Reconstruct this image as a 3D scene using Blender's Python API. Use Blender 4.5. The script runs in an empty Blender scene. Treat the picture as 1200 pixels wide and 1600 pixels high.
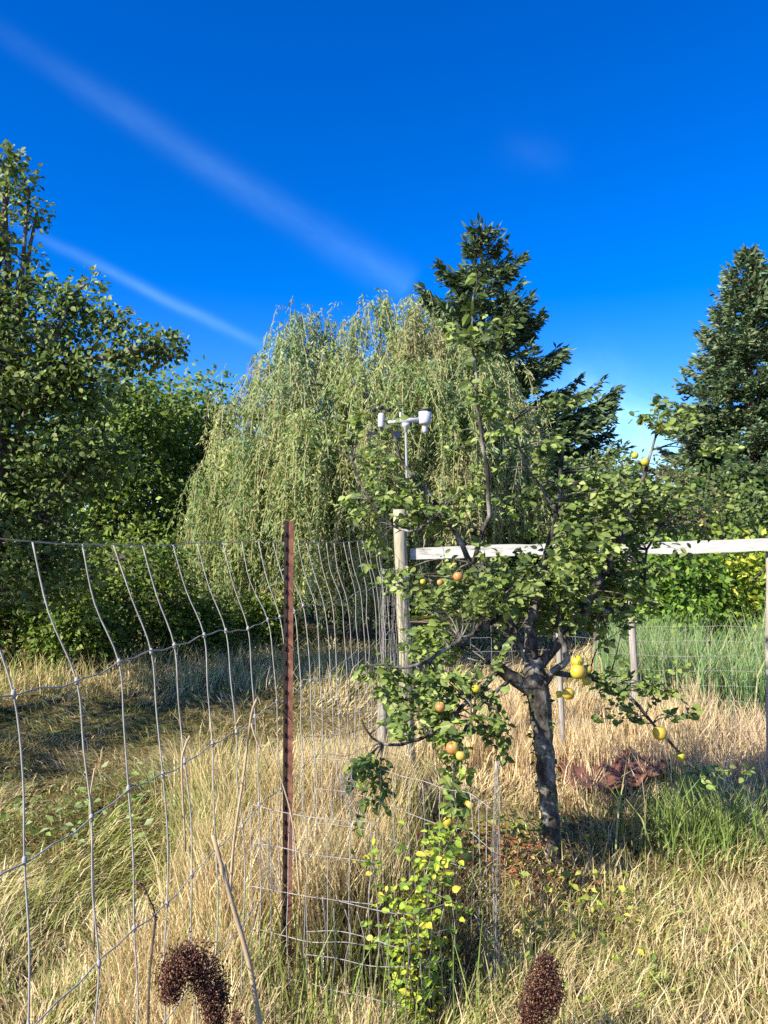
import bpy, math, random
import numpy as np
from mathutils import Vector, Matrix

S = bpy.context.scene
rad = math.radians
# ------------------------------------------------------------------ camera
PITCH = rad(2.15)
CAMZ = 1.6
FOC = 1202.3
cam = bpy.data.cameras.new('camera')
cam.sensor_fit = 'VERTICAL'; cam.sensor_height = 34.6; cam.lens = 26.0
cam.clip_start = 0.05; cam.clip_end = 2000
camo = bpy.data.objects.new('camera', cam)
camo.location = (0, 0, CAMZ); camo.rotation_euler = (rad(90) + PITCH, 0, 0)
S.collection.objects.link(camo); S.camera = camo
# ------------------------------------------------------------------ sun, sky, exposure
SUN = Vector((-0.66, -0.50, 0.58)).normalized()
EL = math.asin(SUN.z); ROT = math.atan2(SUN.x, SUN.y)
ld = bpy.data.lights.new('sun', 'SUN'); ld.energy = 5.0; ld.angle = rad(0.53); ld.color = (1.0, 0.94, 0.82)
lo = bpy.data.objects.new('sun', ld); lo.rotation_euler = SUN.to_track_quat('Z', 'Y').to_euler(); lo.location = (-8, -6, 12)
S.collection.objects.link(lo)
W = bpy.data.worlds.new('World'); S.world = W; W.use_nodes = True
nt = W.node_tree; nt.nodes.clear()
def N(t, typ, **kw):
    n = t.nodes.new(typ)
    for k, v in kw.items(): setattr(n, k, v)
    return n
def Lk(t, a, b): t.links.new(a, b)
out = N(nt, 'ShaderNodeOutputWorld'); bg = N(nt, 'ShaderNodeBackground'); bg.inputs[1].default_value = 0.112
sky = N(nt, 'ShaderNodeTexSky', sky_type='NISHITA', sun_disc=False, sun_elevation=EL, sun_rotation=ROT)
sky.altitude = 0; sky.air_density = 0.9; sky.dust_density = 0.5; sky.ozone_density = 4.0
hs = N(nt, 'ShaderNodeHueSaturation'); hs.inputs['Saturation'].default_value = 1.37; hs.inputs['Hue'].default_value = 0.517; hs.inputs['Value'].default_value = 1.18; hs.inputs['Value'].default_value = 1.0
gm = N(nt, 'ShaderNodeGamma'); gm.inputs[1].default_value = 1.1; Lk(nt, sky.outputs[0], gm.inputs[0]); Lk(nt, gm.outputs[0], hs.inputs['Color'])
# thin streaks of high cloud, laid out by direction on the sky
geo = N(nt, 'ShaderNodeNewGeometry')
def vdir(px, py):
    u = (px - 600) / FOC; v = -(py - 800) / FOC
    d = Vector((u, math.cos(PITCH) - v * math.sin(PITCH), math.sin(PITCH) + v * math.cos(PITCH)))
    return d.normalized()
def vmath(op, a, b=None):
    n = N(nt, 'ShaderNodeVectorMath', operation=op)
    for i, x in enumerate((a, b)):
        if x is None: continue
        if hasattr(x, 'is_linked') or hasattr(x, 'links'): Lk(nt, x, n.inputs[i])
        else: n.inputs[i].default_value = x
    return n
def m(op, a, b=None, c=None, clamp=False):
    n = N(nt, 'ShaderNodeMath', operation=op, use_clamp=clamp)
    for i, x in enumerate((a, b, c)):
        if x is None: continue
        if isinstance(x, (int, float)): n.inputs[i].default_value = x
        else: Lk(nt, x, n.inputs[i])
    return n.outputs[0]
tc = N(nt, 'ShaderNodeTexCoord')
D = tc.outputs['Generated']
nz = N(nt, 'ShaderNodeTexNoise'); nz.inputs['Scale'].default_value = 3.2; nz.inputs['Detail'].default_value = 4; nz.inputs['Roughness'].default_value = .55
Lk(nt, D, nz.inputs['Vector'])
wob = m('MULTIPLY', m('SUBTRACT', nz.outputs['Fac'], 0.5), 0.022)
def smooth(x, a, b):
    n = N(nt, 'ShaderNodeMapRange', interpolation_type='SMOOTHSTEP'); Lk(nt, x, n.inputs['Value'])
    n.inputs['From Min'].default_value = a; n.inputs['From Max'].default_value = b
    return n.outputs['Result']
def streak(p0, p1, w0, w1, strength, bow=0.0, fade0=.15, fade1=.03, sharp=1.0):
    a = vdir(*p0); b = vdir(*p1)
    nrm = a.cross(b).normalized(); along = (b - a).normalized(); mid = (a + b) / 2
    half = (b - a).length / 2
    t = vmath('DOT_PRODUCT', D, tuple(along)).outputs['Value']
    t = m('SUBTRACT', t, mid.dot(along)); tn = m('DIVIDE', t, half)           # -1..1 along
    s = vmath('DOT_PRODUCT', D, tuple(nrm)).outputs['Value']
    s = m('ADD', s, wob)
    s = m('SUBTRACT', s, m('MULTIPLY', m('SUBTRACT', 1.0, m('MULTIPLY', tn, tn)), bow))
    w = m('ADD', m('MULTIPLY', tn, (w1 - w0) / 2), (w1 + w0) / 2)
    r = m('DIVIDE', s, w)
    core = m('EXPONENT', m('MULTIPLY', m('MULTIPLY', r, r), -sharp))
    f = m('MULTIPLY', smooth(tn, -1 - fade0, -1 + fade0 * 3), m('SUBTRACT', 1.0, smooth(tn, 1 - fade1, 1 + fade1)))
    front = m('GREATER_THAN', vmath('DOT_PRODUCT', D, tuple(mid.normalized())).outputs['Value'], 0.0)
    return m('MULTIPLY', m('MULTIPLY', m('MULTIPLY', core, f), front), strength)
nz2 = N(nt, 'ShaderNodeTexNoise'); nz2.inputs['Scale'].default_value = 7; nz2.inputs['Detail'].default_value = 8; nz2.inputs['Roughness'].default_value = .62
axis = (vdir(640, 450) - vdir(-60, 10)).normalized()
al = vmath('DOT_PRODUCT', D, tuple(axis)).outputs['Value']
sc_ = N(nt, 'ShaderNodeVectorMath', operation='SCALE'); sc_.inputs[0].default_value = tuple(axis); Lk(nt, m('MULTIPLY', al, -0.72), sc_.inputs['Scale'])
ad_ = N(nt, 'ShaderNodeVectorMath', operation='ADD'); Lk(nt, D, ad_.inputs[0]); Lk(nt, sc_.outputs[0], ad_.inputs[1]); Lk(nt, ad_.outputs[0], nz2.inputs['Vector'])
soft = m('ADD', m('MULTIPLY', smooth(nz2.outputs['Fac'], .32, .7), 1.5), 0.3)
c1 = streak((-60, 10), (640, 450), 0.010, 0.020, 0.05, bow=0.004, fade0=.3, fade1=.03)
c2 = streak((20, 350), (470, 562), 0.006, 0.0075, 0.085, bow=0.003, fade0=.3)
c3 = streak((860, 610), (1060, 720), 0.05, 0.04, 0.55, fade0=.3, fade1=.3)
c4 = streak((770, 225), (890, 245), 0.022, 0.018, 0.016, fade0=.4, fade1=.4)
cov = m('ADD', m('ADD', c1, c2), m('ADD', c3, c4))
cov = m('MULTIPLY', cov, soft, clamp=True)
mx = N(nt, 'ShaderNodeMix', data_type='RGBA')
Lk(nt, cov, mx.inputs['Factor']); Lk(nt, hs.outputs[0], mx.inputs['A']); mx.inputs['B'].default_value = (3.9, 7.0, 9.0, 1)
Lk(nt, mx.outputs['Result'], bg.inputs[0]); Lk(nt, bg.outputs[0], out.inputs[0])
S.view_settings.view_transform = 'Standard'; S.view_settings.look = 'None'
S.view_settings.exposure = 1.0; S.view_settings.gamma = 1; S.view_settings.use_curve_mapping = False
S.cycles.max_bounces = 6; S.cycles.diffuse_bounces = 3; S.cycles.transmission_bounces = 4; S.cycles.transparent_max_bounces = 4
S.cycles.use_denoising = False

# ------------------------------------------------------------------ helpers
rng = np.random.default_rng(11)
def P(px, py, Y):
    """a point at ground distance Y seen at photo pixel (px, py)"""
    d = vdir(px, py); k = Y / d.y
    return np.array((d.x * k, Y, CAMZ + d.z * k))
def ground_Y(px, py):
    d = vdir(px, py); return -CAMZ / d.z * d.y
def link(name, me_or_none, parent=None, loc=None):
    o = bpy.data.objects.new(name, me_or_none); S.collection.objects.link(o)
    if loc is not None: o.location = loc
    if parent is not None: o.parent = parent
    return o
def tag(o, label=None, cat=None, group=None, kind=None):
    if label: o['label'] = label
    if cat: o['category'] = cat
    if group: o['group'] = group
    if kind: o['kind'] = kind
    return o
def thing(name, loc, label, cat, group=None):
    return tag(link(name, None, None, tuple(loc)), label, cat, group)
class MB:
    """collects vertices and faces, builds ONE mesh object"""
    def __init__(s): s.v = []; s.q = []; s.t = []; s.c = []; s.n = 0; s.hasc = False
    def add(s, v, quads=None, tris=None, col=None):
        v = np.asarray(v, dtype=np.float32).reshape(-1, 3)
        if quads is not None and len(quads): s.q.append(np.asarray(quads, dtype=np.int32).reshape(-1, 4) + s.n)
        if tris is not None and len(tris): s.t.append(np.asarray(tris, dtype=np.int32).reshape(-1, 3) + s.n)
        s.v.append(v); s.n += len(v)
        if col is None: c = np.full((len(v), 3), .5, dtype=np.float32)
        else: c = np.broadcast_to(np.asarray(col, dtype=np.float32), (len(v), 3)); s.hasc = True
        s.c.append(c)
    def mesh(s, name, mat, smooth=False, origin=None):
        me = bpy.data.meshes.new(name)
        v = np.concatenate(s.v)
        if origin is not None: v = v - np.asarray(origin, dtype=np.float32)
        me.vertices.add(len(v)); me.vertices.foreach_set('co', v.astype(np.float32).ravel())
        q = np.concatenate(s.q) if s.q else np.zeros((0, 4), np.int32)
        t = np.concatenate(s.t) if s.t else np.zeros((0, 3), np.int32)
        idx = np.concatenate([q.ravel(), t.ravel()]).astype(np.int32)
        st = np.concatenate([np.arange(len(q)) * 4, len(q) * 4 + np.arange(len(t)) * 3]).astype(np.int32)
        me.loops.add(len(idx)); me.loops.foreach_set('vertex_index', idx)
        me.polygons.add(len(st)); me.polygons.foreach_set('loop_start', st)
        me.polygons.foreach_set('use_smooth', np.full(len(st), bool(smooth or s.hasc)))
        me.update(calc_edges=True)
        if s.hasc:
            a = me.attributes.new('col', 'FLOAT_COLOR', 'POINT')
            c = np.concatenate(s.c); c4 = np.ones((len(c), 4), np.float32); c4[:, :3] = c
            a.data.foreach_set('color', c4.ravel())
        me.materials.append(mat)
        return me
    def build(s, name, mat, parent=None, smooth=False, local=True):
        """geometry was given in world space; children are shifted into the parent's frame"""
        org = np.array(parent.matrix_basis.translation) if (parent is not None and local) else None
        if parent is not None and parent.parent is not None and local: org = org + np.array(parent.parent.matrix_basis.translation)
        return link(name, s.mesh(name, mat, smooth, org), parent)
def root_mesh(name, mb, mat, base, smooth=False):
    """a thing that is one mesh, its origin at its base"""
    return link(name, mb.mesh(name, mat, smooth, base), None, tuple(base))
def nrm(a): return a / np.maximum(np.linalg.norm(a, axis=-1, keepdims=True), 1e-9)
def tube(mb, pts, r, sides=6, cap=True, col=None, lump=0.0):
    pts = np.asarray(pts, float); n = len(pts)
    r = np.broadcast_to(np.asarray(r, float), (n,))
    tan = nrm(np.gradient(pts, axis=0)); ref = np.array((0, 0, 1.)) if abs(tan[:, 2]).mean() < .8 else np.array((0, 1., 0))
    a = nrm(np.cross(tan, ref)); b = np.cross(tan, a)
    th = np.linspace(0, 2 * np.pi, sides, endpoint=False)
    rr = r[:, None] * (1 + (rng.uniform(-lump, lump, (n, sides)) if lump else 0))
    v = pts[:, None] + rr[..., None] * (np.cos(th)[None, :, None] * a[:, None] + np.sin(th)[None, :, None] * b[:, None])
    v = v.reshape(-1, 3)
    i = np.arange(n - 1)[:, None] * sides; j = np.arange(sides)[None]; j2 = (j + 1) % sides
    q = np.stack([i + j, i + j2, i + sides + j2, i + sides + j], -1).reshape(-1, 4)
    tr = []
    if cap:
        v = np.vstack([v, pts[:1], pts[-1:]]); c0 = n * sides; c1 = c0 + 1; b0 = (n - 1) * sides
        tr = [(c0, (k + 1) % sides, k) for k in range(sides)] + [(c1, b0 + k, b0 + (k + 1) % sides) for k in range(sides)]
    mb.add(v, q, tr, col)
def box(mb, lo_, hi_, col=None, jit=0.0):
    x0, y0, z0 = lo_; x1, y1, z1 = hi_
    v = np.array([(x0, y0, z0), (x1, y0, z0), (x1, y1, z0), (x0, y1, z0), (x0, y0, z1), (x1, y0, z1), (x1, y1, z1), (x0, y1, z1)], float)
    if jit: v += rng.uniform(-jit, jit, v.shape)
    mb.add(v, [(0, 3, 2, 1), (4, 5, 6, 7), (0, 1, 5, 4), (1, 2, 6, 5), (2, 3, 7, 6), (3, 0, 4, 7)], None, col)
def bez(pts, n=12):
    """smooth curve through the points (Catmull-Rom)"""
    p = np.asarray(pts, float); p = np.vstack([2 * p[0] - p[1], p, 2 * p[-1] - p[-2]]); o = []
    segs = len(p) - 3; per = max(2, n // segs)
    for i in range(segs):
        a, b, c, d = p[i:i + 4]
        for t in np.linspace(0, 1, per, endpoint=False):
            o.append(.5 * (2 * b + (c - a) * t + (2 * a - 5 * b + 4 * c - d) * t * t + (3 * b - a - 3 * c + d) * t ** 3))
    o.append(p[-2]); return np.array(o)
LEAF8 = (np.array([(0, 0, 0), (.5, 0, -.03), (1, 0, -.16), (.2, .5, .06), (.55, .62, .07), (.85, .3, -.03), (.2, -.5, .06), (.55, -.62, .07), (.85, -.3, -.03)]),
         np.array([(0, 1, 3), (1, 4, 3), (1, 5, 4), (1, 2, 5), (0, 6, 1), (1, 6, 7), (1, 7, 8), (1, 8, 2)]))
LEAF4 = (np.array([(0, 0, 0), (.45, .5, .08), (.45, -.5, .08), (.5, 0, -.03), (1, 0, -.12)]), np.array([(0, 3, 1), (3, 4, 1), (0, 2, 3), (3, 2, 4)]))
LEAF2 = (np.array([(0, 0, 0), (.5, .5, .05), (.5, -.5, .05), (1, 0, 0)]), np.array([(0, 2, 1), (1, 2, 3)]))
def leaf_frames(d, up):
    d = nrm(d); s = nrm(np.cross(up, d)); n = np.cross(d, s); return d, s, n
def leaves(mb, c, d, up, L, Wd, tmpl, col):
    c = np.asarray(c, float); k = len(c)
    if k == 0: return
    d, s, n = leaf_frames(np.asarray(d, float), np.asarray(up, float))
    L = np.broadcast_to(L, (k,))[:, None, None]; Wd = np.broadcast_to(Wd, (k,))[:, None, None]
    T, F = tmpl
    v = c[:, None] + d[:, None] * T[None, :, :1] * L + s[:, None] * T[None, :, 1:2] * Wd + n[:, None] * T[None, :, 2:] * L
    f = (F[None] + (np.arange(k) * len(T))[:, None, None]).reshape(-1, 3)
    cc = np.repeat(np.asarray(col, float), len(T), axis=0)
    mb.add(v.reshape(-1, 3), None, f, cc)
def rnd(n, k=3): return rng.normal(size=(n, k))
LIGHTWARD = np.array((-.45, -.55, .65))
def palette(n, cols, w=None, jit=.12):
    cols = np.asarray(cols, float); i = rng.choice(len(cols), n, p=w)
    return np.clip(cols[i] * (1 + rng.normal(0, jit, (n, 1))), .004, .95)
class VN:
    """smooth value noise in the plane"""
    def __init__(s, seed): s.g = np.random.default_rng(seed).uniform(-1, 1, (64, 64))
    def __call__(s, x, y, f=1.0):
        x = np.asarray(x) * f + 1000.3; y = np.asarray(y) * f + 1000.7
        i = np.floor(x).astype(int); j = np.floor(y).astype(int); u = x - i; v = y - j
        u = u * u * (3 - 2 * u); v = v * v * (3 - 2 * v); g = s.g
        a = g[i % 64, j % 64]; b = g[(i + 1) % 64, j % 64]; c = g[i % 64, (j + 1) % 64]; d = g[(i + 1) % 64, (j + 1) % 64]
        return a * (1 - u) * (1 - v) + b * u * (1 - v) + c * (1 - u) * v + d * u * v
vn1, vn2, vn3 = VN(1), VN(2), VN(3)
def gz(x, y):
    return .05 * vn1(x, y, .7) + .04 * vn2(x, y, 1.9) + .03 * vn3(x, y, 4.1) + .07 * vn3(x, y, .3) * np.clip((np.asarray(y) - 3) / 4, 0, 1)

# ------------------------------------------------------------------ materials
def new_mat(name):
    M = bpy.data.materials.new(name); M.use_nodes = True; t = M.node_tree
    b = next(n for n in t.nodes if n.type == 'BSDF_PRINCIPLED'); return M, t, b
def noise_ramp(t, scale, cols, coord='Object', detail=5, stretch=(1, 1, 1), rough=.6):
    tcn = N(t, 'ShaderNodeTexCoord'); mp = N(t, 'ShaderNodeMapping'); mp.inputs['Scale'].default_value = stretch
    n = N(t, 'ShaderNodeTexNoise'); n.inputs['Scale'].default_value = scale; n.inputs['Detail'].default_value = detail; n.inputs['Roughness'].default_value = rough
    r = N(t, 'ShaderNodeValToRGB'); e = r.color_ramp.elements
    while len(e) < len(cols): e.new(.5)
    for k, (p, c) in enumerate(cols): e[k].position = p; e[k].color = (*c, 1)
    Lk(t, tcn.outputs[coord], mp.inputs[0]); Lk(t, mp.outputs[0], n.inputs['Vector']); Lk(t, n.outputs['Fac'], r.inputs[0])
    return n, r
def rough_mat(name, scale, cols, roughness=.85, bump=.4, dist=.01, stretch=(1, 1, 1), metallic=0, spec=.3, detail=5):
    M, t, b = new_mat(name); n, r = noise_ramp(t, scale, cols, stretch=stretch, detail=detail)
    Lk(t, r.outputs[0], b.inputs['Base Color']); b.inputs['Roughness'].default_value = roughness
    b.inputs['Metallic'].default_value = metallic; b.inputs['Specular IOR Level'].default_value = spec
    if bump:
        bp = N(t, 'ShaderNodeBump'); bp.inputs['Strength'].default_value = bump; bp.inputs['Distance'].default_value = dist
        Lk(t, n.outputs['Fac'], bp.inputs['Height']); Lk(t, bp.outputs[0], b.inputs['Normal'])
    return M
def foliage_mat(name, trans=.35, rough=.55, spec=.35, ramp=None, tgain=(1.25, 1.25, .7)):
    """leaf: colour from the mesh's own per-leaf colour, or by object for single leaves; thin translucent blade"""
    M, t, b = new_mat(name)
    if ramp is None:
        a = N(t, 'ShaderNodeAttribute', attribute_name='col'); c = a.outputs['Color']
    else:
        oi = N(t, 'ShaderNodeObjectInfo'); r = N(t, 'ShaderNodeValToRGB'); r.color_ramp.interpolation = 'CONSTANT'; e = r.color_ramp.elements
        while len(e) < len(ramp): e.new(.5)
        for k, cc in enumerate(ramp): e[k].position = k / len(ramp); e[k].color = (*cc, 1)
        Lk(t, oi.outputs['Random'], r.inputs[0]); c = r.outputs[0]
    Lk(t, c, b.inputs['Base Color']); b.inputs['Roughness'].default_value = rough; b.inputs['Specular IOR Level'].default_value = spec
    tr = N(t, 'ShaderNodeBsdfTranslucent'); mu = N(t, 'ShaderNodeMix', data_type='RGBA', blend_type='MULTIPLY'); mu.inputs['Factor'].default_value = 1
    Lk(t, c, mu.inputs['A']); mu.inputs['B'].default_value = (*tgain, 1); Lk(t, mu.outputs['Result'], tr.inputs['Color'])
    ms = N(t, 'ShaderNodeMixShader'); ms.inputs[0].default_value = trans
    o = next(n for n in t.nodes if n.type == 'OUTPUT_MATERIAL')
    Lk(t, b.outputs[0], ms.inputs[1]); Lk(t, tr.outputs[0], ms.inputs[2]); Lk(t, ms.outputs[0], o.inputs['Surface'])
    return M
M_leaf = foliage_mat('leaf_blade')
M_leafgloss = foliage_mat('glossy_leaf_blade', .32, .55, .3)
M_needle = foliage_mat('conifer_needles', .12, .6, .3)
M_grass = foliage_mat('grass_blade', .30, .7, .15, tgain=(1.1, 1.0, .8))
M_bark = rough_mat('grey_bark', 22, [(.3, (.035, .028, .022)), (.5, (.11, .09, .07)), (.68, (.26, .24, .2))], bump=.9, dist=.012, stretch=(1, 1, .45))
M_bark_apple = rough_mat('lichened_dappled_apple_bark', 17, [(.38, (.016, .013, .011)), (.48, (.055, .046, .038)), (.56, (.13, .115, .095)), (.68, (.3, .29, .25))], bump=1, dist=.015, stretch=(1, 1, .55))  # lichen mottling; its dark and pale patches also paint in crown-shade dapple
M_twig = rough_mat('twig_bark', 30, [(.35, (.06, .04, .03)), (.65, (.17, .13, .1))], bump=.3)
M_wtwig = rough_mat('willow_twig', 10, [(.35, (.28, .24, .1)), (.65, (.4, .34, .17))], bump=0)
M_dryst = rough_mat('dry_stalk', 35, [(.3, (.3, .21, .12)), (.7, (.52, .4, .24))], bump=.3, stretch=(1, 1, .2))
M_post = rough_mat('weathered_post', 14, [(.3, (.22, .19, .12)), (.5, (.36, .32, .22)), (.7, (.48, .45, .34))], bump=.6, dist=.006, stretch=(5, 5, .35), detail=8)
M_post2 = rough_mat('grey_stake', 14, [(.3, (.2, .17, .14)), (.7, (.42, .38, .33))], bump=.6, dist=.005, stretch=(5, 5, .35), detail=8)
M_rail = rough_mat('bleached_rail', 9, [(.3, (.2, .19, .165)), (.42, (.42, .41, .375)), (.68, (.55, .54, .5))], bump=.5, dist=.004, stretch=(.5, 4, 5), detail=8)
M_rust = rough_mat('rusty_steel', 30, [(.3, (.10, .042, .03)), (.5, (.2, .085, .055)), (.72, (.33, .16, .10))], .85, .4, .003, metallic=.25)
M_dark_steel = rough_mat('near_black_steel', 30, [(.3, (.012, .008, .007)), (.7, (.035, .018, .013))], .7, .3, .002)  # near-black colour for the steel post's left strip and studs
M_wire = rough_mat('galvanised_wire', 25, [(.3, (.24, .22, .19)), (.6, (.36, .34, .305)), (.8, (.46, .44, .40))], .7, .15, .001, metallic=.0, spec=.3)
M_wire_old = rough_mat('dull_wire', 25, [(.3, (.2, .18, .16)), (.6, (.34, .32, .29))], .7, .15, .001, metallic=.3)
M_white = rough_mat('white_plastic', 12, [(.3, (.44, .44, .46)), (.7, (.49, .49, .5))], .42, 0, spec=.4)
M_black = rough_mat('black_plastic', 12, [(.3, (.02, .02, .022)), (.7, (.035, .035, .04))], .5, 0)
M_panel = rough_mat('dark_panel', 12, [(.3, (.015, .02, .04)), (.7, (.03, .035, .06))], .3, 0)
M_pole = rough_mat('galvanised_pole', 20, [(.3, (.2, .22, .2)), (.7, (.3, .32, .3))], .6, 0, metallic=.1)
M_seed = foliage_mat('dark_seeds', .1, .7, .2)
M_cloth = rough_mat('faded_red_cloth', 40, [(.3, (.10, .04, .028)), (.6, (.19, .075, .052)), (.8, (.28, .14, .10))], .95, .5, .006)
def apple_mat(name, base, blush, at):
    M, t, b = new_mat(name)
    tcn = N(t, 'ShaderNodeTexCoord'); n = N(t, 'ShaderNodeTexNoise'); n.inputs['Scale'].default_value = 22; n.inputs['Detail'].default_value = 3
    Lk(t, tcn.outputs['Object'], n.inputs['Vector'])
    sx = N(t, 'ShaderNodeSeparateXYZ'); Lk(t, tcn.outputs['Object'], sx.inputs[0])
    a = N(t, 'ShaderNodeMath', operation='MULTIPLY_ADD'); Lk(t, sx.outputs[0], a.inputs[0]); a.inputs[1].default_value = 9; Lk(t, n.outputs['Fac'], a.inputs[2])
    r = N(t, 'ShaderNodeValToRGB'); r.color_ramp.elements[0].position = at; r.color_ramp.elements[1].position = at + .28
    r.color_ramp.elements[0].color = (*base, 1); r.color_ramp.elements[1].color = (*blush, 1)
    Lk(t, a.outputs[0], r.inputs[0]); Lk(t, r.outputs[0], b.inputs['Base Color']); b.inputs['Roughness'].default_value = .38
    return M
M_apple_y = apple_mat('yellow_apple_skin', (.46, .40, .03), (.48, .33, .04), .55)
M_apple_o = apple_mat('blushed_apple_skin', (.46, .34, .06), (.45, .2, .06), .5)

# ------------------------------------------------------------------ the ground
xs = np.concatenate([[-400, -150, -60, -30], np.linspace(-14, 14, 260), [30, 60, 150, 400]])
ys = np.concatenate([[-200, -60, -20, -6], np.linspace(0, 22, 240), [40, 80, 200, 500]])
gx, gy = np.meshgrid(xs, ys); zz = gz(gx, gy) * np.where((abs(gx) < 20) & (gy < 28) & (gy > -3), 1, 0)
mb = MB(); nx = len(xs); ny = len(ys)
i = (np.arange(ny - 1)[:, None] * nx + np.arange(nx - 1)[None]).ravel()
mb.add(np.stack([gx, gy, zz], -1).reshape(-1, 3), np.stack([i, i + 1, i + nx + 1, i + nx], -1))
Mg, t, b = new_mat('dry_meadow_soil')
n1, r1 = noise_ramp(t, 1.1, [(.35, (.13, .12, .035)), (.5, (.25, .2, .08)), (.62, (.36, .27, .12))], detail=6)
n2, r2 = noise_ramp(t, 40, [(.3, (.45, .42, .36)), (.7, (1, 1, 1))], detail=8, rough=.7)
mm = N(t, 'ShaderNodeMix', data_type='RGBA', blend_type='MULTIPLY'); mm.inputs['Factor'].default_value = 1
Lk(t, r1.outputs[0], mm.inputs['A']); Lk(t, r2.outputs[0], mm.inputs['B']); Lk(t, mm.outputs['Result'], b.inputs['Base Color'])
b.inputs['Roughness'].default_value = 1; b.inputs['Specular IOR Level'].default_value = .05
bp = N(t, 'ShaderNodeBump'); bp.inputs['Strength'].default_value = 1; bp.inputs['Distance'].default_value = .05; Lk(t, n2.outputs['Fac'], bp.inputs['Height']); Lk(t, bp.outputs[0], b.inputs['Normal'])
tag(link('ground', mb.mesh('ground', Mg, True)), kind='structure')

# ------------------------------------------------------------------ grass
DRY = np.array([(.68, .55, .3), (.78, .66, .4), (.58, .44, .22), (.62, .46, .25)])
GRN = np.array([(.26, .32, .06), (.17, .24, .045), (.36, .39, .1), (.32, .33, .1)])
def blades(mb, x, y, h, w, lean, ldir, col, curl=.35, z=None):
    n = len(x); z = gz(x, y) - .01 if z is None else z
    a = rng.uniform(0, 2 * np.pi, n); s = np.stack([np.cos(a), np.sin(a), np.zeros(n)], -1)
    ld_ = np.stack([np.cos(ldir), np.sin(ldir), np.zeros(n)], -1)
    base = np.stack([x, y, z], -1); up = np.array((0, 0, 1.))
    d1 = nrm(ld_ * np.sin(lean)[:, None] + up * np.cos(lean)[:, None])
    l2 = np.clip(lean + curl * rng.uniform(.4, 1.6, n), 0, 2.2)
    d2 = nrm(ld_ * np.sin(l2)[:, None] + up * np.cos(l2)[:, None])
    h = h[:, None]; w = w[:, None]
    mid = base + d1 * h * .55; tip = mid + d2 * h * .5
    tip[:, 2] = np.maximum(tip[:, 2], z + .01); mid[:, 2] = np.maximum(mid[:, 2], z + .012)
    v = np.stack([base - s * w, base + s * w, mid - s * w * .8, mid + s * w * .8, tip], 1).reshape(-1, 3)
    o = (np.arange(n) * 5)[:, None]
    mb.add(v, o + np.array([0, 1, 3, 2]), o + np.array([2, 3, 4]), np.repeat(col, 5, axis=0))
def sample_ground(n, y0, y1, xl=-.72, xr=.72):
    y = y0 * (y1 / y0) ** rng.uniform(0, 1, n) if True else None
    return rng.uniform(xl, xr, n) * y, y
def greenness(x, y):
    g = .20 + .45 * vn1(x, y, .9) + .25 * vn2(x, y, 2.7)
    g += .5 * np.exp(-(((x + 1.75) / .8) ** 2 + ((y - 4.6) / .7) ** 2))          # a greener patch in the left field
    g += .35 * np.exp(-(((x + 2.4) / 1.1) ** 2 + ((y - 6.4) / 1.0) ** 2))
    g += .38 * np.exp(-(((y - 6.6) / 1.9) ** 2)) * (x < -.6) + .2 * np.exp(-(((x - 1.5) / 1.0) ** 2 + ((y - 4.7) / .8) ** 2))
    g -= .35 * np.exp(-(((x + .5) / .6) ** 2 + ((y - 3.2) / .8) ** 2))
    g -= .55 * np.exp(-(((y - 9.2) / 1.6) ** 2)) * (x < 1.5)
    g -= .3 * ((x > .4) & (y > 4.8))
    return np.clip(g, .03, .9)
def grass_cols(x, y, bias=0.0):
    g = greenness(x, y) + bias
    dry = palette(len(x), DRY, None, .16); grn = palette(len(x), GRN, None, .16)
    pick = (rng.uniform(0, 1, len(x)) < g)[:, None]
    c = np.where(pick, grn, dry); k = rng.uniform(0, .35, (len(x), 1)); return c * (1 - k) + (dry * .5 + grn * .5) * k
field_path = lambda x, y: (x < (-.75 + .2 * (y - 1.5)))
# matted sward everywhere
mb = MB(); x, y = sample_ground(150000, 1.75, 14)
ld0 = vn3(x, y, .8) * 3 + vn2(x, y, 2.3) * 1.5 + rng.normal(0, .6, len(x))
lf = field_path(x, y); lump = np.clip(.45 + .4 * vn1(x, y, 2.2) + .55 * vn2(x, y, 6.5), 0, 1.2)
h = np.where(lf, .06 + .13 * lump, .07 + .13 * lump) * rng.uniform(.6, 1.4, len(x)) * np.clip(.9 + .03 * y, 1, 1.25)
lean = np.where(lf, rng.normal(.95, .35, len(x)), rng.normal(.7, .4, len(x)))
keep = ~((x > .0) & (y < 1.9))
blades(mb, x[keep], y[keep], h[keep], (.0010 + .0005 * y[keep]) * rng.uniform(.6, 1.5, keep.sum()), np.clip(lean[keep], 0, 1.6), ld0[keep], grass_cols(x[keep], y[keep]), .5)
tag(link('short_grass', mb.mesh('short_grass', M_grass)), 'matted short meadow grass, part straw yellow part green', 'grass', kind='stuff')
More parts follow.
